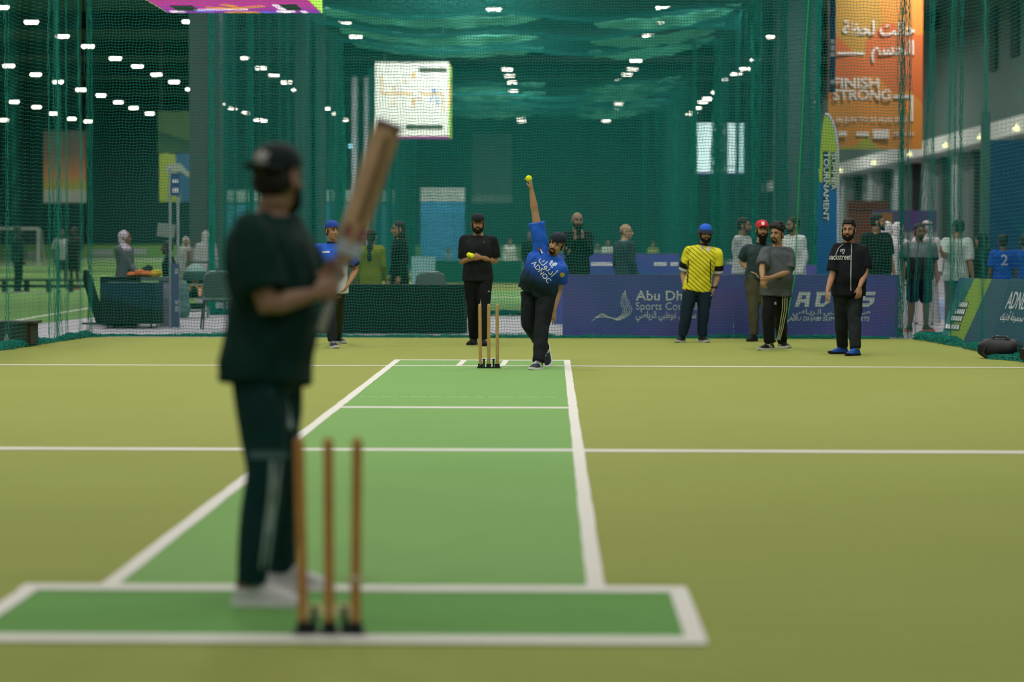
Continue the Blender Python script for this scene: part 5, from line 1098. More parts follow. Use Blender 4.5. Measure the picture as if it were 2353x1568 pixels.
for i, (p_, c_) in enumerate(((0, '#b0541c'), (.3, '#b57020'), (.6, '#a07524'), (.85, '#8b8a22'))):
    x = e[i] if i < 2 else e.new(p_); x.position = p_; x.color = (*lin(c_), 1)
l.new(sp.outputs[0], cr.inputs['Fac']); l.new(cr.outputs['Color'], b.inputs['Base Color']); b.inputs['Roughness'].default_value = .7
DO = 62.0; ob, Lo, ho = hang('hanging_banner', 'orange hanging banner lettered FINISH STRONG in the upper right', 1902, 2122, 0, 343, DO, m, top=8.6); ko = DO / F
def ot(tx, u, v, sz, w, nm='lettering', **k):
    q = at(u, v, DO) - Vector(ob.location); mb = MB(); put_text(mb, tx, FR((q.x, -.03, q.z)), sz * ko, w * ko if w else None, **k); return mb.build(nm, mat('banner white', '#c9bfb4', .7), ob, False)
def obar(u0, v0, u1, v1, nm='printed_bar'):
    a_, c_ = at(u0, v1, DO) - Vector(ob.location), at(u1, v0, DO) - Vector(ob.location); mb = MB(); mb.box((a_.x, -.034, a_.z), (c_.x, -.028, c_.z)); mb.build(nm, mat('banner white', '#c9bfb4', .7), ob, False)
ot(arabic('حانت لحظة'), 1936, 80, 44, 164, 'arabic_lettering', bold=.02); ot(arabic('الحسم'), 2002, 125, 44, 97, 'arabic_lettering', bold=.02); ot('FINISH', 1914, 202, 33, 105, bold=.02); ot('STRONG', 1914, 229, 33, 132, bold=.02); ot('06 JUN TO 23 AUG 2025', 1922, 280, 16, 162, bold=.012)
obar(1923, 120, 1986, 126); obar(2053, 219, 2098, 226); obar(2092, 226, 2098, 279); obar(2005, 298, 2043, 318, 'sponsor_block'); obar(1927, 302, 1946, 313, 'sponsor_block'); obar(1967, 303, 1996, 313, 'sponsor_block'); ot('MODON', 2053, 312, 13, 46, bold=.01)
nb_, Ln, hn = hang('hanging_banner', 'narrow blue and purple hanging banner overlapping the left edge of the orange banner', 1904, 1921, 0, 213, 58.0, ramp_mat('navy purple banner', [(0, '#3f5068'), (.3, '#27337a'), (.6, '#2c2f78'), (.7, '#8c2f78'), (1, '#4a3a8a')], (0, 0, 1), 0, 5.0), top=8.6)
for v in (95, 110, 125, 188): mb = MB(); q = at(1909, v, 57.95) - Vector(nb_.location); mb.box((q.x, -.04, q.z - .05), (q.x + .08, -.03, q.z + .05)); mb.build('printed_mark', M_PRINT, nb_, False)
hang('hanging_banner', 'brown and orange hanging banner with white foot, behind the left side net', 100, 197, 300, 466, 90, ramp_mat('brown banner', [(0, '#7d7f80'), (.2, '#85877f'), (.26, '#7d7a34'), (.42, '#93603a'), (.7, '#5e4a3e'), (1, '#46463e')], (0, 0, 1), 0, 2.6, noise=.3, nscale=2))
hang('hanging_banner', 'dim olive hanging banner near the pillar, above the blue and lime one', 363, 452, 255, 352, 92, ramp_mat('olive banner', [(0, '#4d6440'), (.5, '#2f4a3e'), (.55, '#566b48'), (1, '#51683f')], (.3, 0, 1), 0, 1.5))
yb, Ly, hy = hang('hanging_banner', 'blue and lime hanging banner behind the twin-pole sign post', 366, 462, 352, 464, 90, ramp_mat('lime blue banner', [(0, '#8c9a3c'), (.44, '#8c9a3c'), (.45, '#37587c'), (1, '#3c5f86')], (1, 0, .12), 0, 1.7, interp='LINEAR'))
mb = MB(); mb.prism([(.25, 1.0), (.75, 1.05), (1.05, .85), (1.35, .95), (1.35, 1.0), (1.0, 1.08), (.75, 1.35), (.25, 1.3)], .005, FR((0, -.03, 0))); mb.build('printed_arrow', mat('dull white', '#8d958f', .7), yb, False)
hang('hanging_banner', 'grey poster hanging far back above the pale blue booth', 1085, 1176, 306, 466, 140, ramp_mat('grey poster', [(0, '#9fa8a6'), (.12, '#9fa8a6'), (.125, '#6a7478'), (1, '#5a6468')], (0, 0, 1), 0, 3.8, noise=.1, interp='LINEAR'))
def booth(label, u0, u1, v0, v1, v2, d, c1, c2):
    a, c = at(u0, v1, d), at(u1, v0, d); o = empty('exhibition_booth', (a.x, d, 0), label, 'booth'); zm = at(u0, v1, d).z; L = c.x - a.x
    mb = MB(); mb.box((0, 0, 0), (L, .25, zm)); mb.build('wall_panel', mat('booth ' + c1, c1, .6, .12, .7), o, False)
    mb = MB(); mb.box((0, -.05, zm), (L, .30, c.z)); mb.build('header', mat('booth ' + c2, c2, .6, .05, .7), o, False); return o
booth('pale blue booth with white header far down the hall, left of the raised bowling arm', 966, 1068, 432, 463, 600, 130, '#4b93c4', '#c2cbc2')
booth('wide blue booth far down the hall behind the batter and the raised bat', 520, 905, 438, 464, 650, 126, '#3f87a6', '#8ea9a2')
booth('dim red booth with signs by the right wall, behind the printed black t-shirt', 1948, 2040, 462, 484, 640, 72, '#7d3f33', '#6b2f28')
rb_ = booth('purple and orange booth header behind the white robes on the right', 2008, 2152, 484, 530, 640, 70, '#8f8c92', '#57427c')
mb = MB(); mb.box((.1, -.07, at(2010, 530, 70).z + .05), (.5, -.05, at(2010, 490, 70).z)); mb.build('orange_sign', mat('booth orange', '#a5683a', .6), rb_, False)
nv_ = at(2275, 322, 54); bw = empty('blue_partition', (nv_.x, 54, 0), 'tall dark blue partition wall at the right edge behind the numbered blue shirts', 'partition')
mb = MB(); mb.box((0, 0, 0), (4.5, .2, nv_.z)); mb.build('wall_panel', mat('deep blue partition', '#12466a', .7, .12, 1), bw, False); mb = MB(); mb.box((-.16, -.03, 0), (0, .23, nv_.z + .6)); mb.build('end_post', mat('grey post', '#4e5c5a', .7), bw, False)
p_ = at(2000, 700, 48); o = MB().box((7.0, 40.5, 0), (16, 62, .004)).build('floor_blue_court', turf_mat('blue court', '#7587ac', '#8595b6', '#7d8db0'), None, False); o['kind'] = 'structure'
# perimeter boards far across the football field
far = MB(); far.box((-46, 184.0, 0), (2, 184.3, 1.0)); o = far.build('perimeter_board', mat('field green board', '#628a45', .7, .1, .6)); tag(o, 'low green perimeter board along the far side of the football field', 'board'); 
for (u0, u1, v0, v1) in ((206, 258, 574, 588), (300, 336, 571, 586), (62, 92, 576, 592)):
    a_, c_ = at(u0, v1, 183.98), at(u1, v0, 183.98); mb = MB(); mb.box((a_.x, 183.94, a_.z), (c_.x, 184.0, c_.z)); mb.build('white_logo', mat('dull white', '#8d958f', .7), o, False)

# ------------------------------------------------------------------ hanging video cubes
M_LEDW = mat('screen white', '#f4f8ee', .4, .02, 3, emit='#f2f8ea', es=1.0); M_LEDL = mat('screen lime', '#9fd02a', .4, .1, 3, emit='#9fd02a', es=.95); M_LEDP = ramp_mat('x', [(0, '#d8389c'), (1, '#a030b0')], (1, 0, 0), 0, 2)
def led(name, stops, axis, lo, hi, es, noise=.2):
    m = ramp_mat(name, stops, axis, lo, hi, noise=noise, nscale=1.2); nt = m.node_tree; b = nt.nodes['Principled BSDF']; src = b.inputs['Base Color'].links[0].from_socket; nt.links.new(src, b.inputs['Emission Color']); b.inputs['Emission Strength'].default_value = es; m.cycles.emission_sampling = 'NONE'; return m
M_PINK = led('screen pink', [(0, '#c22c8e'), (.5, '#cf30a4'), (1, '#8f2fb4')], (0, 1, 0), -.3, 2.6, .75); M_ICE = led('screen ice', [(0, '#bfe9ea'), (.55, '#e8fbf6'), (1, '#8fc6d2')], (1, 0, 0), -.5, 3, 1.3)
def shape(par, nm, m, polys, M, t=.01):
    for ps in polys: mb = MB(); mb.prism(ps, t, M); mb.build(nm, m, par, False)
def em(n_, c, e): return mat(n_, c, .5, .02, 3, emit=c, es=e)
def cube(label, x0, y0, z0, s, front, right, bottom, h=None):
    h = h or s; o = empty('video_cube', (x0, y0, z0), label, 'screen'); mb = MB(); mb.box((.02, .02, .02), (s - .02, s - .02, h)); mb.build('housing', M_IRON, o, False)
    out = {}
    for nm, a, b, m in (('front_screen', (0, 0, 0), (s, .02, h), front), ('right_screen', (s - .02, 0.02, 0), (s, s, h), right), ('left_screen', (0, 0.02, 0), (.02, s, h), right), ('bottom_screen', (0.02, .02, -.005), (s - .02, s, .02), bottom)):
        mb = MB(); mb.box(a, b); out[nm] = mb.build(nm, m, o, False)
    for x in (.25, s - .25): mb = MB(); mb.tube([(x, s / 2, h), (x, s / 2, 10.6 - z0)], .02, 8); mb.build('hanging_cable', mat('cable grey', '#566462', .5), o)
    return o, out
a = at(385, 29.5, 43.6); b = at(741, 29.5, 43.6); s1 = b.x - a.x
o, f1 = cube('video cube hanging at the top left, its pink underside showing', a.x, 43.6 - s1, a.z, s1, em('screen violet', '#7a3fb0', .8), M_LEDL, M_PINK)
BM_ = Matrix(((1, 0, 0, 0), (0, 1, 0, 0), (0, 0, -1, -.006), (0, 0, 0, 1)))
shape(f1['bottom_screen'], 'screen_dark_patch', mat('dark patch', '#2e3d38', .5), [[(.25, 1.2), (.62, 1.2), (.62, 2.1), (.25, 2.1)], [(s1 - .62, 1.0), (s1 - .28, 1.0), (s1 - .28, 2.0), (s1 - .62, 2.0)]], BM_)
W_ = em('screen figure white', '#f0d8ea', 1.0); O_ = em('screen figure orange', '#e89a30', .9); B_ = em('screen figure blue', '#6a6ae0', .9)
shape(f1['bottom_screen'], 'screen_figure', O_, [[(.8, 1.4), (1.2, 1.55), (1.75, 1.2), (1.8, 1.35), (1.3, 1.75), (.8, 1.6)], [(1.0, 2.35), (1.5, 2.3), (1.7, 2.5), (1.1, 2.5)], [(1.2, .9), (1.35, 1.3), (1.25, 1.35), (1.1, .95)]], BM_)
shape(f1['bottom_screen'], 'screen_figure', W_, [[(.55, 1.85), (1.45, 1.8), (1.45, 1.95), (.6, 2.0)], [(1.95, 1.0), (2.06, 1.0), (2.12, 2.3), (2.0, 2.3)], [(2.3, 2.1), (2.38, 2.1), (2.40, 2.45), (2.32, 2.45)], [(1.9, 2.1), (2.2, 2.1), (2.2, 2.4), (1.9, 2.4)], [(.1, 2.15), (.3, 2.1), (.35, 2.4), (.12, 2.45)]], BM_, .012)
shape(f1['bottom_screen'], 'screen_figure', B_, [[(.55, 2.0), (.85, 2.0), (.85, 2.2), (.55, 2.2)], [(1.6, 2.35), (2.0, 2.35), (2.0, 2.45), (1.6, 2.45)]], BM_, .014)
a = at(862, 312, 85); b = at(1031, 143, 85); s2 = b.x - a.x
o, f2 = cube('bright white video cube hanging behind the tip of the raised bat', a.x, 85, a.z, s2, M_LEDW, M_LEDL, M_PINK, b.z - a.z); kx = s2 / 169
def px2(ps): return [((u - 862) * kx, (312 - v) * kx) for u, v in ps]
def rect(u0, v0, u1, v1): return [(u0, v0), (u1, v0), (u1, v1), (u0, v1)]
FM = frame((0, -.004, 0), (1, 0, 0), (0, 0, 1))
shape(f2['front_screen'], 'screen_dark_bar', mat('dark bar', '#56604e', .5), [px2(rect(963, 156, 1027, 166)), px2(rect(932, 287, 1018, 297))], FM)
shape(f2['front_screen'], 'screen_figure', em('screen pale orange', '#ecbf86', .95), [px2(rect(876, 213, 950, 217)), px2(rect(965, 214, 1018, 218)), px2(rect(947, 166, 955, 182)), px2(rect(903, 198, 908, 208)), px2(rect(947, 226, 954, 243)), px2(rect(904, 230, 908, 244)), px2(rect(875, 174, 878, 216)), px2(rect(1017, 220, 1020, 255)), px2(rect(960, 226, 968, 230)), px2(rect(928, 185, 935, 190))], FM)
shape(f2['front_screen'], 'screen_runner', em('screen runner', '#8fa6d8', .9), [px2([(992, 204), (1000, 202), (1003, 214), (993, 216)]), px2([(994, 216), (998, 216), (990, 236), (986, 236)]), px2([(999, 216), (1003, 216), (1008, 242), (1004, 243)])], FM)
shape(f2['right_screen'], 'screen_figure', O_, [[(.3, 1.0), (1.4, 1.0), (1.4, 1.7), (.3, 1.7)]], frame((s2 + .004, 0, 0), (0, 1, 0), (0, 0, 1)))
a = at(1602, 396, 135); b = at(1709, 283, 135); s3 = b.x - a.x
o, f3 = cube('pale blue video cube hanging far down the hall on the right', a.x, 135, a.z, s3, M_ICE, M_LEDL, em('screen violet', '#7a3fb0', .8), b.z - a.z)
shape(f3['front_screen'], 'screen_figure', em('screen grey', '#7da0a8', .5), [[(1.15, .4), (1.6, .4), (1.6, 2.0), (1.15, 2.0)], [(1.15, .25), (2.3, .25), (2.3, .35), (1.15, .35)]], frame((0, -.004, 0), (1, 0, 0), (0, 0, 1)))

# ------------------------------------------------------------------ ceiling lamps, in rows down the hall
M_LENS = mat('lamp lens', '#ffffff', .3, .01, emit='#fff8e6', es=14.0); M_LH = mat('lamp housing', '#2a302f', .6)
L0 = empty('ceiling_lamp', (0, 0, 0), 'small bright white lamp hung from the dark ceiling in one of many rows', 'lamp', 'hall ceiling lamps')
mb = MB(); mb.rings([[Vector((sx_ * (w) , sy * .16, z)) for sx_, sy in ((-1, -1), (1, -1), (1, 1), (-1, 1))] for w, z in ((.24, 0), (.26, .02), (.26, .10), (.20, .14))]); mb.build('housing', M_LH, L0, False)
mb = MB()
for x in (-.16, 0, .16): mb.lathe([(.0, -.085), (.05, -.074), (.080, -.04), (.09, .0), (.09, .012), (0, .012)], (x, 0, 0), 14)
mb.build('lens', M_LENS, L0); mb = MB(); mb.tube([(0, 0, .14), (0, 0, .9)], .012, 6); mb.build('hanger_rod', M_LH, L0)
LP = []
LP += [(1135, 20), (1150, 52), (1152, 83), (1166, 158), (1170, 173), (1177, 188), (1180, 207), (1191, 222), (1190, 249), (1197, 272), (1199, 278)]
LP += [(1524, 17), (1511, 50), (1492, 81), (1461, 138), (1453, 158), (1441, 170), (1427, 185), (1427, 209), (1423, 225), (1422, 237), (1411, 250), (1393, 277)]
LP += [(1840, 19), (1812, 48), (1776, 83), (1736, 136), (1713, 157), (1692, 169), (1662, 182), (1646, 211), (1625, 226), (1615, 233), (1602, 247), (1592, 258), (1586, 263)]
LP += [(790, 52), (818, 83), (567, 132), (600, 155), (630, 172), (658, 188), (682, 205), (703, 220), (733, 238), (750, 248), (773, 260), (790, 275), (435, 48), (475, 80)]
LP += [(72, 49), (143, 82), (202, 105), (265, 133), (316, 151), (360, 170), (400, 187), (438, 204), (476, 219), (510, 237), (535, 248), (566, 258), (593, 275), (606, 277), (3, 15)]
LP += [(20, 150), (82, 170), (133, 187), (186, 205), (232, 218), (272, 234), (307, 247), (344, 260), (33, 233), (84, 245), (123, 260), (165, 272), (203, 278), (10, 275), (1868, 233), (1855, 247), (1848, 258), (1792, 287), (754, 19)]
for i, (u, v) in enumerate(LP):
    vv = v - (u - 1176) * .0022; d = 8.0 * F / (551 - vv) ; o = L0 if i == 0 else copy_tree(L0); q = at(u, v, d); o.location = q

# ------------------------------------------------------------------ furniture and things behind the net
def cloth_skirt(name, label, x0, x1, y0, y1, h, m, z0=.02, cat='tablecloth', amp=.018):
    o = MB(); rs = []; n_ = 120
    def per(t, g):
        w, d = x1 - x0, y1 - y0; P_ = 2 * (w + d); s_ = t * P_
        if s_ < w: p_ = (x0 + s_, y0); nn = (0, -1)
        elif s_ < w + d: p_ = (x1, y0 + s_ - w); nn = (1, 0)
        elif s_ < 2 * w + d: p_ = (x1 - (s_ - w - d), y1); nn = (0, 1)
        else: p_ = (x0, y1 - (s_ - 2 * w - d)); nn = (-1, 0)
        return (p_[0] + nn[0] * g, p_[1] + nn[1] * g)
    for z in (z0, .12, .3, .5, h - .06, h - .01, h):
        g = amp * (1.0 if z < h - .05 else .2)
        rs.append([Vector((*per(i / n_, g * (math.sin(i * 1.1) + .5 * math.sin(i * .37 + 1)) * (1.2 - z / h)), z)) for i in range(n_)])
    o.rings(rs); b = ((x0 + x1) / 2, (y0 + y1) / 2, 0); oo = o.build(name, m, None, True, b); return tag(oo, label, cat)
def table(label, x0, x1, y0, y1, h):
    o = empty('folding_table', ((x0 + x1) / 2, (y0 + y1) / 2, 0), label, 'table'); w, d = (x1 - x0) / 2, (y1 - y0) / 2
    mb = MB(); mb.box((-w, -d, h - .03), (w, d, h)); mb.build('tabletop', mat('table grey', '#3a3f40', .6), o, False)
    for sx_ in (-1, 1):
        for sy in (-1, 1): mb = MB(); mb.tube([(sx_ * (w - .06), sy * (d - .06), 0), (sx_ * (w - .06), sy * (d - .06), h - .03)], .014, 8); mb.build('leg', M_IRON, o)
M_BLKC = mat('black cloth', '#071613', .9, .2, 8)
xa, xb = at(690, 700, 38.6).x, at(1068, 700, 38.6).x
table('folding table under the long black cloth behind the net', xa + .03, xb - .03, 38.63, 39.37, .72); cloth_skirt('tablecloth', 'long black tablecloth on the table behind the net, left of the man holding balls', xa, xb, 38.6, 39.4, .735, M_BLKC)
xa, xb = at(232, 700, 40.6).x, at(358, 700, 40.6).x
table('folding table under the black cloth beside the lilac counter', xa + .03, xb - .03, 40.63, 41.37, .71); cloth_skirt('tablecloth', 'black and navy tablecloth on the small table beside the lilac counter', xa, xb, 40.6, 41.4, .725, ramp_mat('black navy cloth', [(0, '#0a1d1c'), (.55, '#0a1d1c'), (.6, '#12303c'), (1, '#123040')], (.25, 0, 1), -.1, .8, noise=.05), z0=.07)
cloth_skirt('tablecloth', 'black cloth edge on the taller desk behind the small black table', at(240, 700, 42).x, at(318, 700, 42).x, 41.6, 42.3, .80, M_BLKC)
cx0, cx1 = at(357, 700, 41.2).x, at(411, 700, 41.2).x; ct = empty('reception_counter', (cx0, 41.55, 0), 'lilac counter with a grey top to the left of the twin-pole sign', 'counter')
mb = MB(); mb.box((-.0, .0, 0), (cx1 - cx0 - .12, .6, .74)); mb.build('front_panel', mat('lilac panel', '#8a7f9c', .6), ct, False); mb = MB(); mb.box((-.28, -.03, .74), (cx1 - cx0 - .10, .65, .80)); mb.build('counter_top', mat('counter grey', '#5d6868', .5), ct, False)
sg = at(402, 750, 40.9); sp_ = empty('sign_post', (sg.x, 40.9, 0), 'twin pale poles carrying a small blue sign above a purple lower panel', 'sign')
def sx3(u): return at(u, 600, 40.9).x - sg.x
for u in (391.5, 409): mb = MB(); mb.lathe([(0, 0), (.024, 0), (.024, at(u, 385 if u < 400 else 450, 40.9).z), (0, at(u, 384 if u < 400 else 449, 40.9).z)], (sx3(u), 0, 0), 12); mb.build('pole', mat('pole grey', '#8d9698', .4), sp_)
def sgb(nm, u0, v0, u1, v1, m, y=-.03, t=.02):
    a_, c_ = at(u0, v1, 40.9), at(u1, v0, 40.9); mb = MB(); mb.box((a_.x - sg.x, y, max(.0, a_.z)), (c_.x - sg.x, y + t, c_.z)); return mb.build(nm, m, sp_, False)
s_ = sgb('sign_plate', 394, 399, 413, 450, mat('sign blue', '#2c3f74', .5)); sgb('lower_panel', 394, 606, 412, 752, mat('panel slate', '#474d74', .5))
for (v0, v1) in ((412, 421), (432, 443)):
    for i in range(3): sgb('sign_mark', 397 + i * 5, v0, 400.5 + i * 5, v1, M_PRINT, -.036, .005)
for (u0, v0, u1, v1) in ((403, 618, 410, 630), (403, 690, 411, 700), (403, 703, 411, 716)): sgb('panel_mark', u0, v0, u1, v1, mat('pale grey mark', '#8d8f9c', .6), -.036, .005)
ps = at(382, 530, 43.4); pl = empty('placard', ps, 'small pale grey placard standing behind the twin-pole sign', 'sign'); mb = MB(); mb.box((-.15, -.01, -.11), (.15, .01, .12), Matrix.Rotation(.12, 4, 'Y')); mb.build('plate', mat('placard grey', '#7b857d', .6), pl, False); mb = MB(); mb.tube([(0, .012, -.08), (0, .012, -ps.z)], .012, 8); mb.build('stand', M_IRON, pl)
def pile(name, label, pts, m, vox=.012, cat='clothes'):
    mb = MB()
    for p_, r in pts: mb.ell(p_, r)
    co, q, no = remesh(mb, vox, 3); co = co + no * (.008 * waves(co, 5, 40))[:, None]; c = co.mean(0); c[2] = co[:, 2].min(); me = np_mesh(name, co - c, q); me.materials.append(m); o = link(name, me); o.location = c; return tag(o, label, cat)
q = at(318, 628, 41.7)
pile('folded_vest', 'orange and grey vests heaped on the left desk', [((q.x + dx, 41.75, .835 + dz), (.11, .14, .05 + dz)) for dx, dz in ((-.1, .0), (.02, .02), (.13, .01), (.22, 0))], mat('orange vest', '#b4602e', .85, .3, 20))
q = at(356, 626, 41.7); pile('yellow_bag', 'yellow cloth lying beside the orange vests', [((q.x, 41.7, .85), (.09, .1, .07)), ((q.x + .07, 41.7, .87), (.05, .07, .06))], mat('yellow cloth', '#b59c1c', .85), cat='cloth')
q = at(338, 616, 41.9); pile('black_hat', 'black hat lying behind the yellow cloth', [((q.x, 41.95, .92), (.10, .09, .05)), ((q.x + .02, 41.95, .95), (.06, .06, .05))], mat('black hat', '#0c1615', .9), cat='hat')
q = ground(205, 746); lb = empty('leaning_stand', (q.x - .05, q.y, 0), 'black folded stand leaning left of the small black table', 'stand')
mb = MB(); mb.tube([(.26, 0, .02), (.12, .05, .4), (.0, .1, .78), (-.02, .1, .86)], [.09, .085, .08, .05], 10, round_ends=True); mb.build('bag', mat('black bag', '#101a19', .9), lb); mb = MB(); mb.tube([(.34, -.05, .012), (.1, 0, .012), (-.08, .06, .012)], .02, 8); mb.tube([(.30, -.1, .02), (.3, .2, .02)], .02, 8); mb.build('foot', M_IRON, lb)
def chair(label, x, y, rz, shell):
    o = empty('stacking_chair', (x, y, 0), label, 'chair', None, rz); m = mat('chair shell ' + shell, shell, .5)
    mb = MB(); mb.box((-.22, -.22, .44), (.22, .22, .48)); mb.build('seat', m, o, False)
    mb = MB(); rs = []
    for z, w in ((.50, .20), (.56, .225), (.72, .225), (.84, .20), (.885, .15), (.90, .08)): rs.append([Vector((sx_, .22 + dy + (z - .5) * .12, z)) for sx_, dy in ((-w, 0), (-w * .5, .018), (w * .5, .018), (w, 0), (w, .02), (w * .5, .04), (-w * .5, .04), (-w, .02))])
    mb.rings(rs); mb.build('backrest', m, o)
    mb = MB(); mb.tube([(-.235, .22, .46), (-.235, .24, .7), (-.21, .265, .86), (-.12, .275, .915), (.12, .275, .915), (.21, .265, .86), (.235, .24, .7), (.235, .22, .46)], .011, 8); mb.build('back_frame', mat('chrome', '#8f9a9a', .3, metal=.7), o)
    for sx_ in (-1, 1):
        for sy in (-1, 1): mb = MB(); mb.tube([(sx_ * .20, sy * .2, .44), (sx_ * .24, sy * .27, 0)], .012, 8); mb.build('leg', M_IRON, o)
    return o
q = at(499, 700, 40.2); chair('grey chair with a metal frame between the stroller and the batter', q.x, 40.2, .2 + PI, '#3f4a49'); q = at(992, 700, 40.4); chair('grey chair behind the long black table, its rounded back showing', q.x, 40.3, PI, '#5d6a68')
# stroller
q = at(447, 700, 46.0); st = empty('stroller', (q.x, 46.0, 0), 'dark baby stroller with a grey-green hood left of the batter', 'stroller'); MT = mat('stroller tube', '#26302f', .4)
mb = MB()
for x in (-.2, .2): mb.tube([(x, .42, 1.0), (x * .95, .2, .7), (x, -.05, .35), (x, -.3, .12)], .013, 8); mb.tube([(x, .3, .12), (x, .05, .45), (x * .95, .1, .62)], .013, 8)
mb.tube([(-.2, .42, 1.0), (.2, .42, 1.0)], .017, 8); mb.tube([(-.2, .3, .12), (.2, .3, .12)], .012, 8); mb.build('frame', MT, st)
for x in (-.2, .2):
    for y in (-.3, .3): mb = MB(); mb.tube([(x + .09 * 0, y + .085 * math.cos(t), .1 + .085 * math.sin(t)) for t in [2 * PI * i / 18 for i in range(18)]], .016, 8, close=True); mb.ell((x, y, .1), (.012, .05, .05)); mb.build('wheel', mat('wheel grey', '#77807c', .6), st)
mb = MB(); rs = []
for a_ in [PI * i / 9 for i in range(10)]: rs.append([Vector((.23 * math.cos(b_), .12 - .30 * math.cos(a_) * math.sin(b_) * .9, .68 + .30 * math.sin(a_) * math.sin(b_))) for b_ in [PI * j / 14 for j in range(15)]])
vs = [p_ for r in rs for p_ in r]; mb.add(vs, [(i * 15 + j, i * 15 + j + 1, (i + 1) * 15 + j + 1, (i + 1) * 15 + j) for i in range(9) for j in range(14)]); mb.build('hood', ramp_mat('hood cloth', [(0, '#223a38'), (.5, '#2a4441'), (.55, '#6c8a84'), (1, '#7d9892')], (0, 0, 1), .66, 1.0, interp='LINEAR'), st)
mb = MB(); mb.rings([[Vector((sx_ * w, y + dy, z)) for sx_, dy in ((-1, 0), (1, 0), (1, .05), (-1, .05))] for w, y, z in ((.17, -.28, .36), (.19, -.1, .40), (.2, .05, .42), (.2, .18, .62), (.19, .25, .80))]); mb.build('seat', mat('stroller seat', '#121f1e', .9), st)
mb = MB(); mb.box((-.17, -.2, .16), (.17, .2, .26)); mb.build('basket', mat('stroller basket', '#1a2826', .9), st, False)
mb = MB(); mb.tube([(-.2, -.2, .60), (0, -.27, .60), (.2, -.2, .60)], .014, 8); mb.build('bumper_bar', mat('wheel grey', '#77807c', .6), st)
bb = empty('person', (q.x, 45.95, .42), 'small child with bare legs lying in the stroller, in yellow and black', 'person'); mb = MB(); S = Vector((0, 0, 0))
mb.ell((0, .12, .24), (.075, .07, .085)); mb.tube([(0, .09, .16), (0, .04, .10), (0, -.02, .06)], [.05, .085, .08], 12, round_ends=True)
for x in (-.05, .07): mb.tube([(x, -.02, .06), (x * 1.8, -.17, .10), (x * 2.0, -.26, .0), (x * 2.1, -.31, -.01)], [.05, .042, .03, .024], 10, round_ends=True); mb.tube([(x * 1.6, .08, .14), (x * 2.6, .0, .10), (x * 1.9, -.08, .10)], [.032, .027, .022], 8, round_ends=True)
co, qd, no = remesh(mb, .008, 3); me = np_mesh('body', co, qd); me.materials.append(mat('skin child', '#b0805f', .6)); link('body', me, bb)
mb = MB(); mb.tube([(0, .09, .15), (0, .04, .10), (0, -.0, .075)], [.06, .093, .09], 14, round_ends=True); mb.build('top', mat('yellow top', '#a8941c', .85), bb); mb = MB(); mb.tube([(0, -.0, .07), (0, -.06, .065)], [.09, .085], 14, round_ends=True); mb.build('shorts', mat('black cloth', '#0b1f1d', .9), bb)
q = at(423, 690, 45.6); pile('patterned_bag', 'patterned cloth bag hanging to the left of the stroller', [((q.x, 45.6, .45), (.10, .1, .24)), ((q.x, 45.6, .2), (.12, .1, .2))], mat('patterned bag', '#4d6a68', .8, .6, 26), .02, 'bag')
# goal on the football field
g0 = ground(88, 611); gd = g0.y; gx0 = at(-70, 611, gd).x; gl = empty('football_goal', (g0.x, gd, 0), 'white football goal frame at the far left', 'goal'); MG = mat('goal white', '#a9ada8', .5); gh = at(88, 526, gd).z
for x in (0, gx0 - g0.x): mb = MB(); mb.lathe([(0, 0), (.07, 0), (.07, gh), (0, gh)], (x, 0, 0), 12); mb.build('post', MG, gl)
mb = MB(); mb.tube([(.06, 0, gh), (gx0 - g0.x - .06, 0, gh)], .075, 12); mb.build('crossbar', MG, gl); mb = MB()
for x in (0, gx0 - g0.x): mb.tube([(x, 0, gh), (x, .8, gh - .1), (x, 1.6, .05), (x, 0, .05)], .04, 8)
mb.tube([(0, 1.6, .05), (gx0 - g0.x, 1.6, .05)], .04, 8); mb.build('back_frame', MG, gl)
k1 = int(abs(gx0 - g0.x) / .25); U, V = np.meshgrid(np.linspace(0, 1, k1), np.linspace(0, 1, 14), indexing='ij'); net_mesh('goal_net', np.stack([(gx0 - g0.x) * U, .8 + .8 * V, (gh - .1) * (1 - V) + .05], -1), .012, mat('goal twine', '#5f6a66', .8), (0, .7, .7), (1, 0, 0), (0, -.7, .7), gl)
bq = ground(120, 672); be = empty('bench', (bq.x, bq.y, 0), 'long low dark bench beside the football field on the left', 'bench'); x0, x1 = at(-40, 650, bq.y).x - bq.x, at(214, 650, bq.y).x - bq.x; hb2 = at(0, 641, bq.y).z
mb = MB(); mb.box((x0, -.2, hb2 - .06), (x1, .2, hb2)); mb.build('seat', mat('bench wood', '#2c3326', .8), be, False)
for t in (.02, .2, .4, .6, .8, .98): mb = MB(); x = x0 + (x1 - x0) * t; mb.box((x - .04, -.18, 0), (x + .04, .18, hb2 - .06)); mb.build('leg', M_IRON, be, False)
mb = MB(); mb.box((x0, -.02, .12), (x1, .02, .2)); mb.build('rail', M_IRON, be, False)
q = ground(-20, 800); ca = empty('wooden_case', (q.x, q.y + .3, 0), 'dark brown case with a white triangle mark at the lower left, outside the net', 'case'); L = at(70, 760, q.y + .3).x - q.x; ch_ = at(0, 744, q.y + .3).z
mb = MB(); mb.box((0, 0, .03), (L, .5, ch_)); mb.build('body', mat('case brown', '#2b2a1c', .7, .25, 10), ca, False); mb = MB(); mb.box((-.02, -.02, ch_), (L + .05, .52, ch_ + .03)); mb.build('lid', mat('case lid', '#34342a', .7), ca, False)
t_ = at(15, 790, q.y + .29) - Vector(ca.location); mb = MB(); mb.prism([(t_.x - .05, .05), (t_.x + .05, .05), (t_.x + .012, .17), (t_.x - .012, .17)], .004, FR((0, -.004, 0))); mb.build('triangle_mark', mat('dull white', '#8d958f', .7), ca, False)
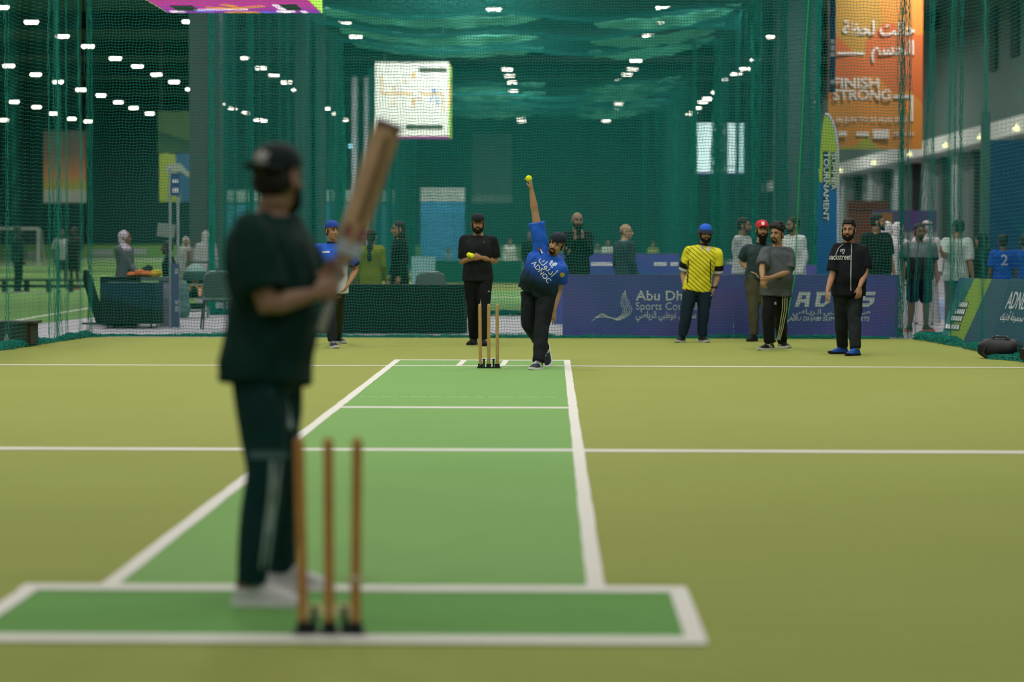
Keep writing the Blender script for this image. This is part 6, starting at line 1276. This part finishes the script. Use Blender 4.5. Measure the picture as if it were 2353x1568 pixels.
for x in (.06, L - .06): mb = MB(); mb.box((x - .03, .05, 0), (x + .03, .45, .03)); mb.build('foot', M_IRON, ca, False)
# kit bags inside the cage on the right
M_BAG = mat('bag nylon', '#090d0e', .55, .25, 12, .4); M_BAG2 = mat('bag trim', '#1d2528', .5)
def kit_bag(label, p, L, r, rz, seed):
    o = empty('kit_bag', p, label, 'bag', None, rz); mb = MB(); rs = []
    for i in range(13):
        t = i / 12; x = (t - .5) * L; k = (1 - abs(2 * t - 1) ** 5) ** .5 if 0 < t < 1 else .55; k = max(k, .55)
        ring = []
        for j in range(18):
            a_ = 2 * PI * j / 18; w = 1 + .05 * math.sin(3 * a_ + 5 * t + seed) + .04 * math.sin(7 * t * PI + a_)
            ring.append(Vector((x, r * 1.15 * k * w * math.copysign(abs(math.cos(a_)) ** .8, math.cos(a_)), max(.006, r * (.95 + .95 * k * w * math.copysign(abs(math.sin(a_)) ** .7, math.sin(a_)) * (1 if math.sin(a_) > 0 else 1))))))
        rs.append(ring)
    mb.rings(rs); mb.build('bag_body', M_BAG, o)
    for y in (-.35, .35): mb = MB(); mb.tube([(-L * .22, y * r, r * 1.82), (-L * .12, y * r * .5, r * 2.1), (L * .12, y * r * .5, r * 2.1), (L * .22, y * r, r * 1.82)], .014, 8); mb.build('handle', M_BAG2, o)
    mb = MB(); mb.tube([(-L * .42, -.0, r * 1.78), (0, 0, r * 1.93), (L * .42, 0, r * 1.78)], .008, 6); mb.build('zip', mat('zip grey', '#59625f', .4), o)
    mb = MB(); mb.tube([(-L * .3, -r * 1.17, r * 1.1), (-L * .34, -r * 1.32, r * .5), (-L * .26, -r * 1.4, .03)], .010, 6); mb.build('strap', M_BAG2, o); return o
q = ground(2302, 826); kit_bag('black kit bag lying inside the cage at the right edge, nearer the boards', (q.x, q.y + .1, .003), .52, .125, -.35, 1)
q = ground(2368, 834); kit_bag('second black kit bag cut off by the right edge of the frame', (q.x + .12, q.y - .12, .003), .55, .11, .4, 4)
q = at(1060, 605, 83); cloth_skirt('tablecloth', 'long dark green cloth table far down the hall behind the black-capped person', at(996, 610, 83).x, at(1200, 610, 83).x, 83.2, 84, .74, mat('green cloth', '#11564a', .9, .15, 3))
q = at(972, 620, 60); gp = empty('folding_screen', (at(945, 620, 60).x, 60, 0), 'pale grey folding screen behind the rounded grey chair', 'screen'); mb = MB(); mb.box((0, 0, .05), (.56, .04, at(945, 590, 60).z)); mb.build('panel', mat('screen grey', '#6c7d77', .7), gp, False); mb = MB(); mb.box((0, -.2, 0), (.05, .24, .05)); mb.box((.5, -.2, 0), (.55, .24, .05)); mb.build('feet', M_IRON, gp, False)
q = at(808, 341, 118); o = MB().lathe([(0, 0), (.12, .02), (.16, .1), (.12, .18), (0, .2)], (0, 0, 0), 14).build('blue_lamp', mat('cyan lamp', '#7fd0e0', .4, .02, emit='#7fd0e8', es=2.0)); o.location = q; mb = MB(); mb.tube([(0, 0, .15), (0, 0, 10.6 - q.z)], .01, 6); mb.build('hanger_rod', M_LH, o); tag(o, 'small cyan lamp glowing far down the hall just left of the bat', 'lamp')
bpy.data.scenes.remove(TS)
